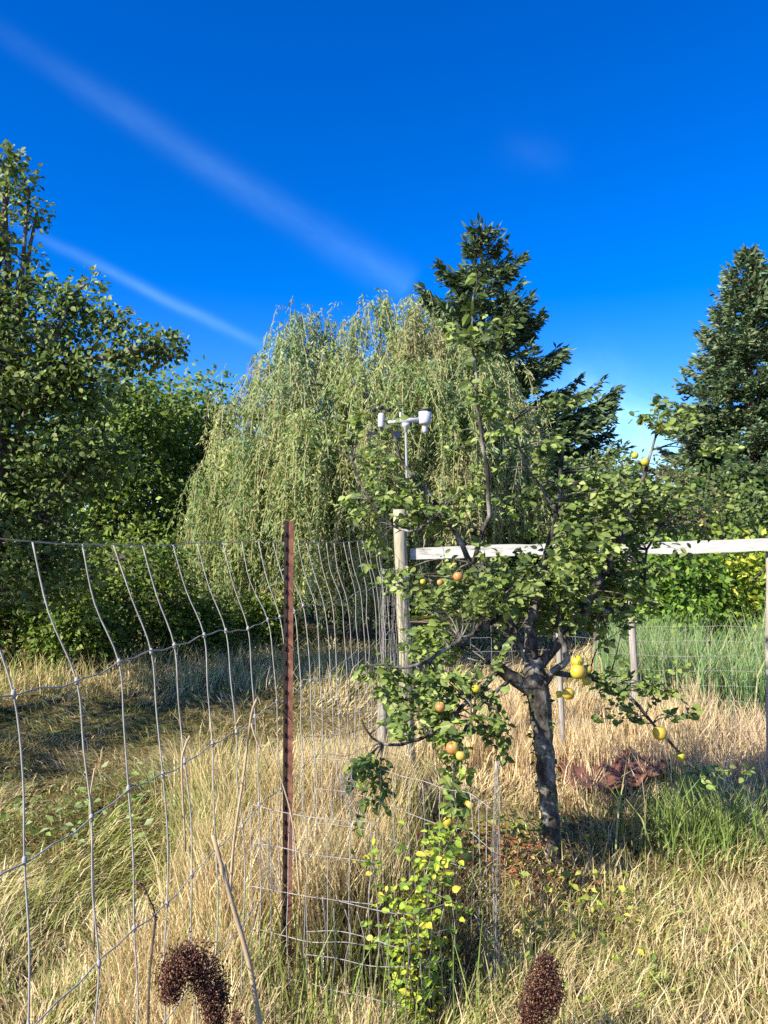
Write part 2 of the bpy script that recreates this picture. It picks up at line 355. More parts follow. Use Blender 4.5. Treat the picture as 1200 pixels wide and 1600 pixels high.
# tall dry stems
def stand(name, n, region, hmin, hmax, leanm, label, cols=None, wmul=1.0, clump=0.0, bias=-.25, curl=.35):
    xx, yy = region(n)
    if clump:
        cx, cy = region(max(4, n // 40)); j = rng.integers(0, len(cx), len(xx)); sel = rng.uniform(0, 1, len(xx)) < .75
        xx = np.where(sel, cx[j] + rng.normal(0, clump, len(xx)), xx); yy = np.where(sel, cy[j] + rng.normal(0, clump, len(xx)), yy)
        lj = rng.uniform(0, 6.3, len(cx))[j] + rng.normal(0, .8, len(xx))
    else: lj = rng.uniform(0, 6.3, len(xx))
    hh = rng.uniform(hmin, hmax, len(xx)) * (.75 + .25 * vn2(xx, yy, 1.7))
    mb = MB(); c = grass_cols(xx, yy, bias) if cols is None else palette(len(xx), cols)
    blades(mb, xx, yy, hh, (.0011 + .00045 * yy) * rng.uniform(.6, 1.5, len(xx)) * wmul, np.clip(np.abs(rng.normal(0, leanm, len(xx))), 0, 1.5), lj, c, curl)
    return tag(link(name, mb.mesh(name, M_grass)), label, 'grass', kind='stuff')
def rect(x0, x1, y0, y1):
    return lambda n: (rng.uniform(x0, x1, n), rng.uniform(y0, y1, n))
def wedge(a0, a1, y0, y1):      # between two sight angles
    def f(n):
        yy = rng.uniform(y0 ** 1.3, y1 ** 1.3, n) ** (1 / 1.3); return rng.uniform(a0, a1, n) * yy, yy
    return f
STRAW = [(.7, .56, .3), (.78, .65, .4), (.6, .46, .23), (.64, .48, .27)]
stand('tall_dry_grass', 8000, wedge(-.25, .02, 3.0, 5.0), .3, .62, .2, 'tall dry grass standing along the wire fence between the rusty post and the wooden post', clump=.08, bias=-.12)
stand('tall_dry_grass', 3200, wedge(-.34, -.16, 2.2, 3.0), .2, .42, .4, 'pale dry grass heads in front of the rusty post', clump=.07)
stand('tall_dry_grass', 5500, wedge(.06, .42, 5.3, 7.4), .35, .64, .14, 'tall straw-coloured grass behind the apple trunk under the white rail', STRAW, clump=.1)
stand('tall_dry_grass', 3500, wedge(.34, .62, 4.9, 6.7), .2, .42, .35, 'pinkish dry grass below the green reeds', [(.64, .5, .3), (.7, .56, .36), (.52, .4, .24)], clump=.1)
stand('tall_dry_grass', 9000, wedge(-.7, .02, 8.0, 11.5), .12, .5, .5, 'golden tall grass along the far edge of the left field', [(.66, .52, .26), (.7, .58, .32), (.5, .42, .18), (.3, .33, .1), (.36, .38, .13)], clump=.3)
stand('tall_dry_grass', 5000, wedge(.16, .62, 2.1, 3.5), .12, .28, .55, 'loose dry grass in front of the apple tree', clump=.08, bias=-.2)
stand('dry_grass_tuft', 3600, wedge(-.08, .09, 2.75, 3.4), .15, .42, .3, 'brownish undergrowth inside the wire mesh', [(.16, .11, .06), (.22, .16, .08), (.12, .12, .04), (.09, .07, .04)], clump=.06)  # brown undergrowth, coloured darker so the gaps behind the mesh read as shade
stand('green_grass_tuft', 480, lambda n: (1.62 + rng.normal(0, .16, n), 4.0 + rng.normal(0, .14, n)), .3, .62, .42, 'clump of fresh green grass beside the apple tree shade', [(.16, .24, .05), (.24, .32, .08), (.3, .33, .12)], 1.2)
stand('green_grass_tuft', 500, lambda n: (-.25 + rng.normal(0, .35, n), 2.75 + rng.normal(0, .25, n)), .25, .5, .25, 'green blades at the foot of the rusty post', [(.2, .28, .06), (.3, .36, .09)], 1.0)
stand('reeds', 5200, wedge(.30, .62, 6.9, 8.8), .75, 1.3, .13, 'tall blue-green reeds behind the wire mesh', [(.15, .27, .10), (.2, .33, .12), (.3, .4, .16), (.45, .46, .22)], 1.3, clump=.12)

# ------------------------------------------------------------------ trees
def limb_path(pts, n=14, wob=.0):
    p = bez(pts, n)
    if wob: p[1:-1] += rnd(len(p) - 2) * wob
    return p
def limb(mb, pts, r0, r1, n=14, sides=7, wob=.0, lump=.0):
    p = limb_path(pts, n, wob); tube(mb, p, np.linspace(r0, r1, len(p)) , sides, lump=lump); return p
def branch_to(skel, target, sag=.0):
    """a twig path that leaves the nearest skeleton point and ends at the target"""
    d = np.linalg.norm(skel - target, axis=1) + np.clip(skel[:, 2] - target[2], 0, None) * 1.2
    s = skel[np.argmin(d)]; mid = (s + target) / 2; L = np.linalg.norm(target - s)
    mid = mid + np.array((0, 0, .10 * L - sag * L)) + rnd(1)[0] * .05 * L
    return bez([s, mid, target], 6)
def in_lobes(n, lobes, shell=.55):
    """points in a union of ellipsoids given as (centre xyz, radii xyz, weight)"""
    w = np.array([l[2] for l in lobes], float); k = rng.choice(len(lobes), n, p=w / w.sum())
    c = np.array([l[0] for l in lobes])[k]; r = np.array([l[1] for l in lobes])[k]
    d = nrm(rnd(n)); u = shell + (1 - shell) * rng.uniform(0, 1, n) ** .7
    inner = rng.uniform(0, 1, n) < .25; u = np.where(inner, rng.uniform(0, shell, n), u)
    return c + d * r * u[:, None], d
def PL(px, py, Y, rx, ry, rz=None, w=None):
    """lobe: photo centre, distance, radii in photo pixels at that distance, depth radius in metres"""
    c = P(px, py, Y); k = Y / FOC; a, b_ = rx * k, ry * k; rz = min(a, b_) if rz is None else rz
    return (c, np.array((a, rz, b_)), w or rx * ry)
def tree(name, label, group, base, lobes, ncl, per, clr, L, Wd, tmpl, cols, trunk_r, mat=None, droop=.25, limbs=(), shell=.55, twig_every=1, upb=.9, cat='tree', bark=None, trunk_top=None, nb=7):
    o = thing(name, base, label, cat, group); base = np.asarray(base, float)
    allc = np.mean([l[0] for l in lobes], axis=0)
    top = np.array(trunk_top) if trunk_top is not None else allc + np.array((0, 0, .3 * np.max([l[1][2] for l in lobes])))
    tb = MB(); skel = [limb(tb, [base - (0, 0, .1), base * .6 + top * .4 + rnd(1)[0] * .06, top], trunk_r, trunk_r * .3, 16, 9, .01, .08)]
    bb = MB()
    for l in limbs: skel.append(limb(bb, [np.asarray(q) for q in l[:-1]], l[-1], l[-1] * .35, 14, 6, .015))
    sk = skel[0]
    for k in range(nb):
        lb = lobes[k % len(lobes)]; tgt = lb[0] + lb[1] * nrm(rnd(1))[0] * .55
        s = sk[rng.integers(len(sk) // 3, len(sk) - 1)]
        skel.append(limb(bb, [s, (s + tgt) / 2 + np.array((0, 0, .08 * np.linalg.norm(tgt - s))), tgt], trunk_r * .42, trunk_r * .12, 10, 5, .02))
    skel_pts = np.vstack(skel)
    cl, _ = in_lobes(ncl, lobes, shell)
    for q in cl[::twig_every]:
        p = branch_to(skel_pts, q); tube(bb, p, np.linspace(trunk_r * .09 + .003, .003, len(p)), 3, False)
    tb.build('trunk', bark or M_bark, o, True); bb.build('branches', bark or M_bark, o, True)
    n = ncl * per; ctr = np.repeat(cl, per, axis=0); off = rnd(n); off *= np.minimum(1, 1.45 / np.linalg.norm(off, axis=1, keepdims=True)); off = off * clr * 1.15 * np.array((1, 1, .75)); pos = ctr + off
    pos[:, 2] = np.maximum(pos[:, 2], .05)
    d = nrm(off) + rnd(n) * .5 + np.array((0, 0, -droop)); up = rnd(n) * .55 + LIGHTWARD * upb
    col = palette(n, cols, None, .15) * np.repeat(rng.uniform(.75, 1.25, ncl), per)[:, None]
    lm = MB(); s = rng.uniform(.7, 1.25, n)
    return o, (pos, d, up, L * s, Wd * s, col, tmpl), lm
def finish_leaves(o, data, lm, mat, part='foliage', single=0, ramp=None):
    pos, d, up, L, Wd, col, tmpl = data; keep = np.ones(len(pos), bool)
    if single:
        # the leaves that show largest become leaf parts of their own, the rest one mass
        v = pos - np.array((0, 0, CAMZ)); inview = (np.abs(v[:, 0] / v[:, 1]) < .48) & (v[:, 1] > .5)
        size = np.where(inview, L / np.linalg.norm(v, axis=1), 0); idx = np.argsort(-size)[:single]; keep[idx] = False
        T, F = tmpl; me = MB(); me.add(T * np.array((1, Wd[idx].mean() / L[idx].mean(), 1)), None, F); me = me.mesh('leaf', foliage_mat(o.name + '_single_leaf', ramp=ramp, rough=.55, spec=.3))
        dd, ss, nn = leaf_frames(d[idx], up[idx]); org = np.array(o.location)
        for k, j in enumerate(idx):
            q = link('leaf', me, o)
            Mx = Matrix(np.column_stack([dd[k], ss[k], nn[k]]).tolist()).to_4x4() @ Matrix.Scale(float(L[j]), 4)
            Mx.translation = Vector(pos[j] - org); q.matrix_basis = Mx
    leaves(lm, pos[keep], d[keep], up[keep], L[keep], Wd[keep], tmpl, col[keep])
    f = lm.build(part, mat, o); f['kind'] = 'stuff'; return f

GREEN_DK = [(.05, .09, .018), (.07, .12, .024), (.10, .15, .03), (.035, .06, .018)]
GREEN_MD = [(.12, .19, .03), (.16, .23, .035), (.22, .28, .05), (.07, .12, .02)]
GREEN_PEAR = [(.12, .18, .04), (.15, .21, .05), (.19, .24, .065), (.07, .115, .03), (.23, .27, .08)]
# 1 the pear-like tree at the left
Y1 = 7.15
base = np.array((P(-30, 1000, Y1)[0], Y1, 0.0))
lobes = [PL(12, 252, Y1, 28, 26, .2, 900), PL(28, 300, Y1, 32, 30, .2, 1100), PL(52, 332, Y1, 18, 18, .15, 420), PL(2, 370, Y1, 28, 40, .2, 900), PL(30, 402, Y1, 18, 16, .15, 300), PL(-50, 400, Y1, 50, 90, .4),
         PL(15, 470, Y1, 55, 45, .4), PL(62, 450, Y1, 22, 18, .2, 420), PL(128, 440, Y1, 20, 14, .15, 400), PL(105, 478, Y1, 36, 24, .25, 1300), PL(172, 505, Y1, 28, 22, .2, 900), PL(200, 545, Y1, 40, 22, .3, 1300), PL(254, 538, Y1, 18, 16, .15, 420), PL(80, 530, Y1, 80, 40, .5), PL(0, 620, Y1, 140, 90, .9),
         PL(110, 610, Y1, 90, 60, .6), PL(-60, 540, Y1, 120, 100, .9), PL(-180, 620, Y1, 150, 200, 1.2), PL(0, 780, Y1, 130, 110, .9), PL(130, 720, Y1, 70, 70, .6), PL(60, 880, Y1, 90, 70, .5)]
limbs = [[P(-30, 900, Y1), P(0, 700, Y1), P(10, 500, Y1), P(8, 300, Y1 + .05), .07], [P(-10, 760, Y1), P(50, 640, Y1 + .1), P(110, 570, Y1), P(240, 545, Y1 - .1), .055],
         [P(0, 720, Y1), P(60, 600, Y1 - .2), P(100, 500, Y1 - .1), P(125, 450, Y1), .045], [P(-30, 850, Y1), P(70, 780, Y1), P(160, 700, Y1 + .2), .04], [P(30, 640, Y1), P(120, 580, Y1), P(175, 500, Y1), .028]]
o, dt, lm = tree('pear_tree', 'tall leafy pear tree with small round leaves and grey limbs at the left field', None, base, lobes, 1350, 27, .099, .053, .031, LEAF8, GREEN_PEAR, .12, limbs=limbs, trunk_top=P(-10, 640, Y1))
finish_leaves(o, dt, lm, M_leafgloss, single=260, ramp=GREEN_PEAR)
# bushes under it
bush_spots = [(30, 925, 9.6, 130, 85, 'round green bush under the pear tree'), (205, 915, 10.2, 100, 95, 'dark bush between the pear tree and the willow'),
              (300, 975, 10.8, 45, 42, 'small bush at the dark gap under the willow'), (-140, 900, 9.0, 130, 120, 'broad bush beside the foot of the pear tree'), (120, 975, 9.4, 60, 45, 'low bush in front of the dark bush'),
              (415, 965, 11.6, 36, 40, 'small yellow-green bush right of the dark gap')]
for px, py, Y, rx, ry, lab in bush_spots:
    c = P(px, py, Y); base = (c[0], Y, 0)
    lb = [PL(px, py, Y, rx, ry, .6), PL(px - rx * .5, py + ry * .5, Y, rx * .6, ry * .8, .5), PL(px + rx * .5, py + ry * .4, Y, rx * .6, ry * .8, .5)]
    o, dt, lm = tree('bush', lab, 'bushes along the left field', base, lb, 210, 26, .14, .075, .045, LEAF4, GREEN_MD, .03, cat='bush')
    finish_leaves(o, dt, lm, M_leafgloss)
# unseen neighbour at the left whose shade falls across the field
o, dt, lm = tree('shade_tree', 'leafy tree at the near left edge of the field', None, (-6.0, 3.4, 0), [(np.array((-6.4, 3.8, 2.7)), np.array((.9, 1.0, .9)), .8), (np.array((-5.2, 5.3, 2.6)), np.array((.55, .6, .4)), .4), (np.array((-4.75, 4.5, 2.5)), np.array((.6, .45, .35)), .35), (np.array((-5.5, 3.8, 2.6)), np.array((.7, .45, .4)), .4), (np.array((-6.3, 5.3, 2.6)), np.array((.6, .6, .4)), .4), (np.array((-4.35, 5.4, 2.5)), np.array((.6, .45, .3)), .35), (np.array((-5.0, 3.2, 2.3)), np.array((.5, .35, .3)), .2)], 190, 22, .16, .08, .05, LEAF2, GREEN_MD, .09)
finish_leaves(o, dt, lm, M_leaf)
# 2 round trees behind
def bg_tree(name, label, Y, lobes, ncl, L, cols, per=26, clr=.28, tr=.16, mat=None, group='trees beyond the fence', tm=LEAF2, upb=.9):
    c = np.mean([l[0] for l in lobes], axis=0)
    o, dt, lm = tree(name, label, group, (c[0], Y, 0), lobes, ncl, per, clr, L, L * .55, tm, cols, tr, twig_every=4, upb=upb)
    finish_leaves(o, dt, lm, mat or M_leaf); return o
Y = 15.0
bg_tree('broadleaf_tree', 'rounded green tree with its top just left of the willow', Y, [PL(322, 662, Y, 50, 72, .9), PL(250, 650, Y, 60, 60, .9), PL(285, 720, Y, 85, 80, 1.2), PL(300, 820, Y, 90, 90, 1.3)], 520, .12, GREEN_MD)
Y = 13.0
bg_tree('broadleaf_tree', 'dense green tree behind the pear tree branches', Y, [PL(215, 640, Y, 65, 75, .9), PL(170, 720, Y, 100, 90, 1.2), PL(200, 830, Y, 110, 90, 1.3), PL(60, 740, Y, 120, 120, 1.3)], 700, .11, GREEN_MD)
Y = 17.0
for k, (px, lab) in enumerate([(-60, 'dark far tree behind the pear tree trunk'), (420, 'dark far tree in the gap under the willow'), (640, 'dark far tree behind the wooden post'), (860, 'dark far tree behind the apple crown'), (1120, 'dark far tree behind the bright hedge'), (1380, 'dark far tree beyond the end of the white rail')]):
    Yk = Y + (k % 2) * 1.2
    bg_tree('broadleaf_tree', lab, Yk, [PL(px, 860, Yk, 150, 110, 1.2), PL(px, 940, Yk, 160, 80, 1.2), PL(px + 40, 790, Yk, 100, 60, 1.0)], 420, .17, GREEN_DK, per=24, clr=.35)

# 3 spruce and right conifer
def conifer(name, label, base, top_z, prof, nlev, per, tipup, spray, cols, group='conifers beyond the orchard', extra=(), droop=.25, seed=5):
    """prof(t) = branch length at height fraction t"""
    o = thing(name, base, label, 'tree', group); base = np.array(base, float); r = np.random.default_rng(seed)
    tb = MB(); tube(tb, np.stack([np.full(12, base[0]), np.full(12, base[1]), np.linspace(-.1, top_z, 12)], -1), np.linspace(.26, .012, 12), 8)
    tb.build('trunk', M_bark, o, True)
    bb = MB(); C, Dv, Ls = [], [], []
    for lv in range(nlev + (1 if extra else 0)):
        t = (lv + r.uniform(-.3, .3)) / nlev; t = min(max(t, 0.06), .995); z = base[2] + t * top_z
        for k in range(per if lv < nlev else len(extra)):
            a = r.uniform(0, 2 * np.pi); Lb = prof(t) * r.uniform(.5, 1.22)
            if lv == nlev:      # long limbs that stand out of the outline
                a, Lb, zt = extra[k]; z = zt - Lb * .62 * (1.0 * zt / top_z + tipup - .25) * .9; t = z / top_z
            if r.uniform() < .05: Lb *= 1.15
            h = np.array((np.cos(a), np.sin(a), 0)); up = (1.0 * t + tipup - .25)
            s = np.linspace(0, 1, 7)[:, None]
            p = np.array((base[0], base[1], z)) + h * Lb * s + np.array((0, 0, 1.)) * Lb * (-droop * s + (up + droop) * s ** 2 * .62)
            tube(bb, p, np.linspace(.022, .005, 7), 3, False)
            ns = max(6, int(Lb / spray * (5.2 if lv < nlev else 9)))
            side = nrm(np.cross(h, (0, 0, 1.)))
            for q in range(ns):
                u = r.uniform(.18, 1) ** .8; pos = p[0] * 0 + np.array([np.interp(u, s[:, 0], p[:, i_]) for i_ in range(3)])
                sgn = r.choice([-1, 1]); tl = (1.05 - u) * Lb * .36 + spray * (.55 if lv < nlev else 1.3)
                dirv = h * .75 + side * sgn * .85 + np.array((0, 0, r.normal(.0, .22))); dirv /= np.linalg.norm(dirv)
                m_ = max(2, int(tl / (spray * .42)))
                for w_ in range(m_):
                    f = (w_ + .5) / m_
                    C.append(pos + dirv * tl * f + r.normal(0, .02, 3) + np.array((0, 0, -.10 * tl * f * f))); Dv.append(dirv * .75 + h * .35 + side * r.choice([-1, 1]) * .55 + np.array((0, 0, r.normal(0.02, .3)))); Ls.append(spray * r.uniform(.7, 1.3))
            C.append(p[-1]); Dv.append(p[-1] - p[-2]); Ls.append(spray * 1.4)
    bb.build('branches', M_twig, o)
    C = np.array(C); Dv = np.array(Dv); Ls = np.array(Ls); n = len(C)
    lm = MB(); leaves(lm, C, Dv, rnd(n) * .7 + LIGHTWARD, Ls, Ls * .30, LEAF2, palette(n, cols, None, .2))
    leaves(lm, C, Dv + rnd(n) * .4, rnd(n), Ls * .8, Ls * .26, LEAF2, palette(n, cols, None, .2))
    f = lm.build('foliage', M_needle, o); f['kind'] = 'stuff'; return n
SPR = [(.06, .10, .04), (.085, .13, .05), (.14, .19, .075), (.035, .06, .03)]
SPR2 = [(.09, .16, .07), (.13, .2, .09), (.18, .25, .11), (.05, .085, .045), (.19, .18, .08)]
Ysp = 19.0; b_ = P(752, 350, Ysp)
def prof1(t):   # half-width of the crown by height
    return np.interp(t, [0, .3, .42, .52, .6, .7, .8, .9, .96, 1], [3.0, 2.9, 2.7, 2.0, 1.5, 1.15, .85, .6, .32, .06])
conifer('spruce_tree', 'pointed dark spruce with upswept branch tips rising behind the willow', (b_[0], Ysp, 0), b_[2], prof1, 34, 9, .35, .2, SPR, seed=7,
        extra=[(a, P(px, py, Ysp)[0] - b_[0] if px > 752 else b_[0] - P(px, py, Ysp)[0], P(px, py, Ysp)[2]) for px, py, a in [(808, 400, 0), (828, 492, -.15), (826, 497, .2), (872, 530, .1), (874, 545, -.3), (955, 585, -.05), (952, 600, .12), (948, 622, -.12), (950, 650, .1), (940, 690, -.2), (664, 442, 3.14), (670, 460, 3.0), (690, 410, 3.2), (905, 640, 0), (880, 600, .1)]])
Yc = 21.0; b_ = P(1168, 385, Yc)
def prof2(t):
    return np.interp(t, [0, .34, .51, .66, .79, .9, .96, 1], [3.4, 2.75, 2.1, 1.4, .95, .55, .27, .05])
conifer('conifer_tree', 'broad conifer at the right edge of the view behind the bright hedge', (b_[0], Yc, 0), b_[2], prof2, 46, 12, .15, .19, SPR2, seed=9, droop=.35)

# 4 willow
def willow():
    Yw = 12.5
    o = thing('willow_tree', (P(560, 1000, Yw)[0], Yw, 0), 'weeping willow with long yellow-green hanging strands', 'tree')
    base = np.array(o.location); tb, bb = MB(), MB()
    sk = [limb(tb, [base - (0, 0, .1), P(575, 920, Yw), P(590, 780, Yw), P(600, 640, Yw)], .20, .07, 16, 9, .02, .1)]
    heads = [(462, 500, 0), (500, 510, .4), (545, 505, .1), (590, 480, -.3), (640, 478, .2), (690, 510, .2), (735, 545, .2), (425, 570, -.3), (400, 625, .4), (360, 690, -.3), (330, 750, .2), (785, 580, .2), (820, 640, -.1), (835, 710, .2), (310, 800, -.2)]
    heads += [(545, 545, .3), (600, 560, .2), (510, 590, 0), (650, 555, 0), (480, 560, .2), (570, 600, -.4), (700, 600, -.3), (455, 640, -.4), (760, 700, -.2), (640, 650, -.6)]
    rr_ = np.random.default_rng(4)
    for k in range(84):
        u_, v_ = rr_.uniform(-1, 1), rr_.uniform(-.92, .75)
        if u_ * u_ + v_ * v_ > .92: continue
        if v_ > .5 and -.1 < u_ < .5 and rr_.uniform() < .4: continue
        heads.append((585 + 262 * u_ + (-25 if v_ > .2 and u_ < 0 else 0), 690 + 205 * v_, -2.0 * math.sqrt(1 - u_ * u_ - v_ * v_ * .8 if u_ * u_ + v_ * v_ * .8 < 1 else 0) * rr_.uniform(.4, 1.1)))
    for px, py, dy in heads:
        h = P(px, py + 12, Yw + dy * 1.2); s = sk[0][rng.integers(6, len(sk[0]) - 1)]
        sk.append(limb(bb, [s, (s + h) / 2 + np.array((0, 0, .3)), h], .035, .008, 10, 5, .02))
    tb.build('trunk', M_bark, o, True); 
    C, Dv, cols_ = [], [], []
    wc = np.array([(.24, .32, .10), (.30, .36, .12), (.17, .26, .08), (.38, .40, .17), (.33, .30, .14), (.22, .31, .16)])
    strands = MB()
    for hi, (px, py, dy) in enumerate(heads):
        hc = P(px, py, Yw + dy * 1.2); tint0 = palette(1, wc, None, .12)[0]; edge = abs(px - 585) > 190 or py < 560
        for k in range(rr_.integers(24, 40)):
            a = rr_.uniform(0, 2 * np.pi); R_ = rr_.uniform(.05, .62) * (1.1 if not edge else .8); L = rr_.uniform(.35, 1.25) * (1.25 if py > 620 else 1)
            out_ = np.array((math.cos(a), math.sin(a), 0)); s0 = hc + rr_.normal(0, .13, 3); L = min(L * (1.5 if py > 740 else 1), s0[2] - rr_.uniform(.35, 1.2))
            if L < .25: continue
            k9 = 9; u = np.linspace(0, 1, k9); sway = rr_.normal(0, .09, 2)
            p = s0 + np.stack([out_[0] * R_ * u ** .55 + sway[0] * u ** 2, out_[1] * R_ * u ** .55 + sway[1] * u ** 2, .16 * R_ * np.sin(np.pi * np.minimum(u * 2, 1)) - L * u ** 1.35], -1)
            tint = tint0 * .6 + palette(1, wc, None, .1)[0] * .4
            nl = int(L * 58); uu = rng.uniform(.02, 1, nl); q = np.stack([np.interp(uu, u, p[:, i_]) for i_ in range(3)], -1) + rnd(nl) * .018
            C.append(q); aa = rng.uniform(0, 2 * np.pi, nl); Dv.append(np.stack([np.cos(aa) * .7, np.sin(aa) * .7, np.full(nl, -.7)], -1) + rnd(nl) * .25)
            cols_.append(tint * (1 + rng.normal(0, .22, (nl, 1))))
            w = .004; strands.add(np.concatenate([p - (w, 0, 0), p + (w, 0, 0)]), [(j, j + k9, j + k9 + 1, j + 1) for j in range(k9 - 1)])
    bb.build('branches', M_bark, o, True); s_ = strands.build('hanging_twigs', M_wtwig, o); s_['kind'] = 'stuff'
    C = np.vstack(C); Dv = np.vstack(Dv); n = len(C); lm = MB()
    leaves(lm, C, Dv, rnd(n) * .8 + LIGHTWARD * 1.2, rng.uniform(.06, .11, n), rng.uniform(.017, .028, n), LEAF2, np.clip(np.vstack(cols_), .02, .8))
    f = lm.build('foliage', M_leaf, o); f['kind'] = 'stuff'
willow()
# 5 hedge and mid trees at the right
GREEN_BR = [(.2, .3, .03), (.27, .36, .04), (.34, .42, .05), (.11, .18, .03), (.5, .48, .06)]
for k, (px, py, Y, rx, ry, lab) in enumerate([(1050, 915, 8.9, 75, 75, 'bright green bush left of the reeds under the white rail'), (1150, 905, 9.2, 75, 80, 'yellow-green bush above the reeds under the white rail'), (1270, 900, 9.0, 90, 90, 'bright bush at the very end of the white rail')]):
    lb = [PL(px, py, Y, rx, ry, .6), PL(px, py + 60, Y, rx, 50, .6)]
    o, dt, lm = tree('bush', lab, 'bright bushes behind the reeds', (P(px, py, Y)[0], Y, 0), lb, 150, 26, .13, .085, .055, LEAF4, GREEN_BR if k else [(.14, .25, .03), (.2, .31, .035), (.09, .16, .03)], .03, cat='bush')
    finish_leaves(o, dt, lm, M_leaf)
for px, py, Y, rx, ry, lab, cs in [(930, 800, 11.0, 70, 95, 'young tree behind the apple crown with light green top', GREEN_PEAR), (1030, 800, 12.0, 75, 75, 'brownish green tree just above the white rail', [(.10, .12, .04), (.16, .16, .06), (.2, .17, .08), (.07, .10, .03)]), (1130, 830, 12.5, 85, 70, 'leafy tree below the right conifer', GREEN_PEAR), (960, 780, 14.5, 60, 60, 'pale twiggy tree at the foot of the spruce', [(.2, .19, .1), (.16, .18, .08), (.1, .13, .05)])]:
    bg_tree('broadleaf_tree', lab, Y, [PL(px, py, Y, rx, ry, .8), PL(px, py + 60, Y, rx * .9, ry * .7, .8)], 170, .085, cs, clr=.2, tr=.07)

# ------------------------------------------------------------------ white rail, wooden posts
def prism(mb, pts4a, pts4b): mb.add(np.vstack([pts4a, pts4b]), [(0, 1, 2, 3), (7, 6, 5, 4), (0, 4, 5, 1), (1, 5, 6, 2), (2, 6, 7, 3), (3, 7, 4, 0)])
RY0, RY1 = 5.46, 4.98
ra, rb = P(641, 866, RY0), P(1330, 846, RY1)
mb = MB(); nseg = 24
for j in range(nseg + 1):
    f = j / nseg; c = ra * (1 - f) + rb * f + np.array((0, 0, .008 * math.sin(f * 7) + rng.normal(0, .0012)))
    hh = .039 + .003 * math.sin(f * 11) + rng.normal(0, .0006); dp = .02
    mb.add([c + (0, -dp, -hh), c + (0, -dp, hh), c + (0, dp, hh), c + (0, dp, -hh)])
q = []
for j in range(nseg):
    for k in range(4): q.append((j * 4 + k, (j + 1) * 4 + k, (j + 1) * 4 + (k + 1) % 4, j * 4 + (k + 1) % 4))
q += [(0, 1, 2, 3), (nseg * 4 + 3, nseg * 4 + 2, nseg * 4 + 1, nseg * 4)]
mb.q.append(np.array(q, np.int32))
base = np.array((ra[0], RY0, 0.0))
tag(root_mesh('wooden_rail', mb, M_rail, base), 'long bleached white wooden rail running behind the apple tree', 'fence rail')
def post(name, top, bottomxy, r, mat, label, cat='post', group=None, sides=12, rt=None):
    b0 = np.array((bottomxy[0], bottomxy[1], -.1)); p = np.linspace(0, 1, 9)[:, None]; path = b0 * (1 - p) + np.asarray(top) * p
    path[1:-1] += rng.normal(0, .002, (7, 3)); mb = MB(); tube(mb, path, np.linspace(r, rt or r * .93, 9), sides, lump=.03)
    o = root_mesh(name, mb, mat, (bottomxy[0], bottomxy[1], 0), True); return tag(o, label, cat, group)
WP = P(624, 796, 5.4); wb = P(634, 1040, 5.4)
wbot = wb + (wb - WP) * ((wb[2]) / (WP[2] - wb[2]))
post('wooden_post', WP, wbot[:2], .047, M_post, 'round weathered wooden post carrying the weather station pole', group=None)
post('stake', P(982, 850, 6.6), P(992, 1090, 6.6)[:2] + np.array((.02, 0)), .034, M_post2, 'thin grey wooden stake behind the apple crown', sides=8)
post('wooden_post', P(1200, 862, 5.1) + np.array((.02, 0, 0)), P(1199, 1100, 5.1)[:2] + np.array((.02, 0)), .038, M_post2, 'square-looking pale post under the right end of the white rail', sides=4)
post('stake', P(600, 1075, 4.9), P(594, 1190, 4.9)[:2], .036, M_post2, 'short broken grey stake in the tall grass in front of the wooden post', sides=8)
post('stake', P(872, 960, 5.6), P(880, 1120, 5.6)[:2], .022, M_post2, 'slim grey stake just behind the apple trunk', sides=6)

# ------------------------------------------------------------------ rusty T-post
tx, ty = P(449, 1300, 2.93)[0], 2.93; ttop = P(449, 814, 2.93)[2]
tp = thing('steel_fence_post', (tx, ty, 0), 'rusty brown steel T-post standing at the wire fence', 'post')
mb = MB(); box(mb, (tx - .0175, ty + .004, -.2), (tx + .0175, ty + .0085, ttop)); mb.build('flange', M_rust, tp)
mb = MB(); box(mb, (tx - .003, ty + .009, -.2), (tx + .003, ty + .034, ttop - .003)); mb.build('web', M_rust, tp)
mb = MB(); box(mb, (tx - .0178, ty + .001, -.2), (tx - .0045, ty + .0038, ttop + .002)); mb.build('dark_ridge', M_dark_steel, tp)  # near-black strip down the left part of the flange
sm = MB(); box(sm, (-.0035, -.002, -.007), (.0035, .004, .007)); stud_me = sm.mesh('stud', M_dark_steel)
for k in range(30):
    z = .06 + k * .054
    q = link('stud', stud_me, tp); q.location = (-.013, -.003, z)

# ------------------------------------------------------------------ wire fence at the left
def wire(parent, pts, r, mat=M_wire, name='wire', sides=5, crimp=0.0):
    p = bez(pts, 4 * (len(pts) - 1) if len(pts) < 40 else len(pts))
    if crimp: p = p + rnd(len(p)) * crimp
    mb = MB(); tube(mb, p, r, sides); return mb.build(name, mat, parent, True)
row_h = [1.603, 1.30, .98, .66, .34, .03]
def fence_pt(Yk, j, k=0):
    x = -.731 + .2 * (Yk - 1.52)
    off = [-.092, 0, .032, .05, .055, .06][j] * (1.0 if Yk < 3 else max(.35, 1 - (Yk - 3) * .2)); 
    wz = .008 * math.sin(Yk * 5.3 + j * 2.1) + .006 * math.sin(Yk * 13 + j)
    return np.array((x + off + .006 * math.sin(k * 3.7 + j), Yk + [-.02, 0, 0, 0, 0, 0][j], row_h[j] + (wz if j else .3 * wz) - (.015 * abs(math.sin(Yk * 2)) if j == 0 else 0)))
fence = thing('wire_fence', (-.73, 1.5, 0), 'tall sagging galvanised wire fence along the left field', 'wire fence')
stays = [1.13, 1.32, 1.52, 1.74, 1.91, 2.06, 2.21, 2.38, 2.57, 2.75] + list(np.arange(2.95, 5.36, .155))
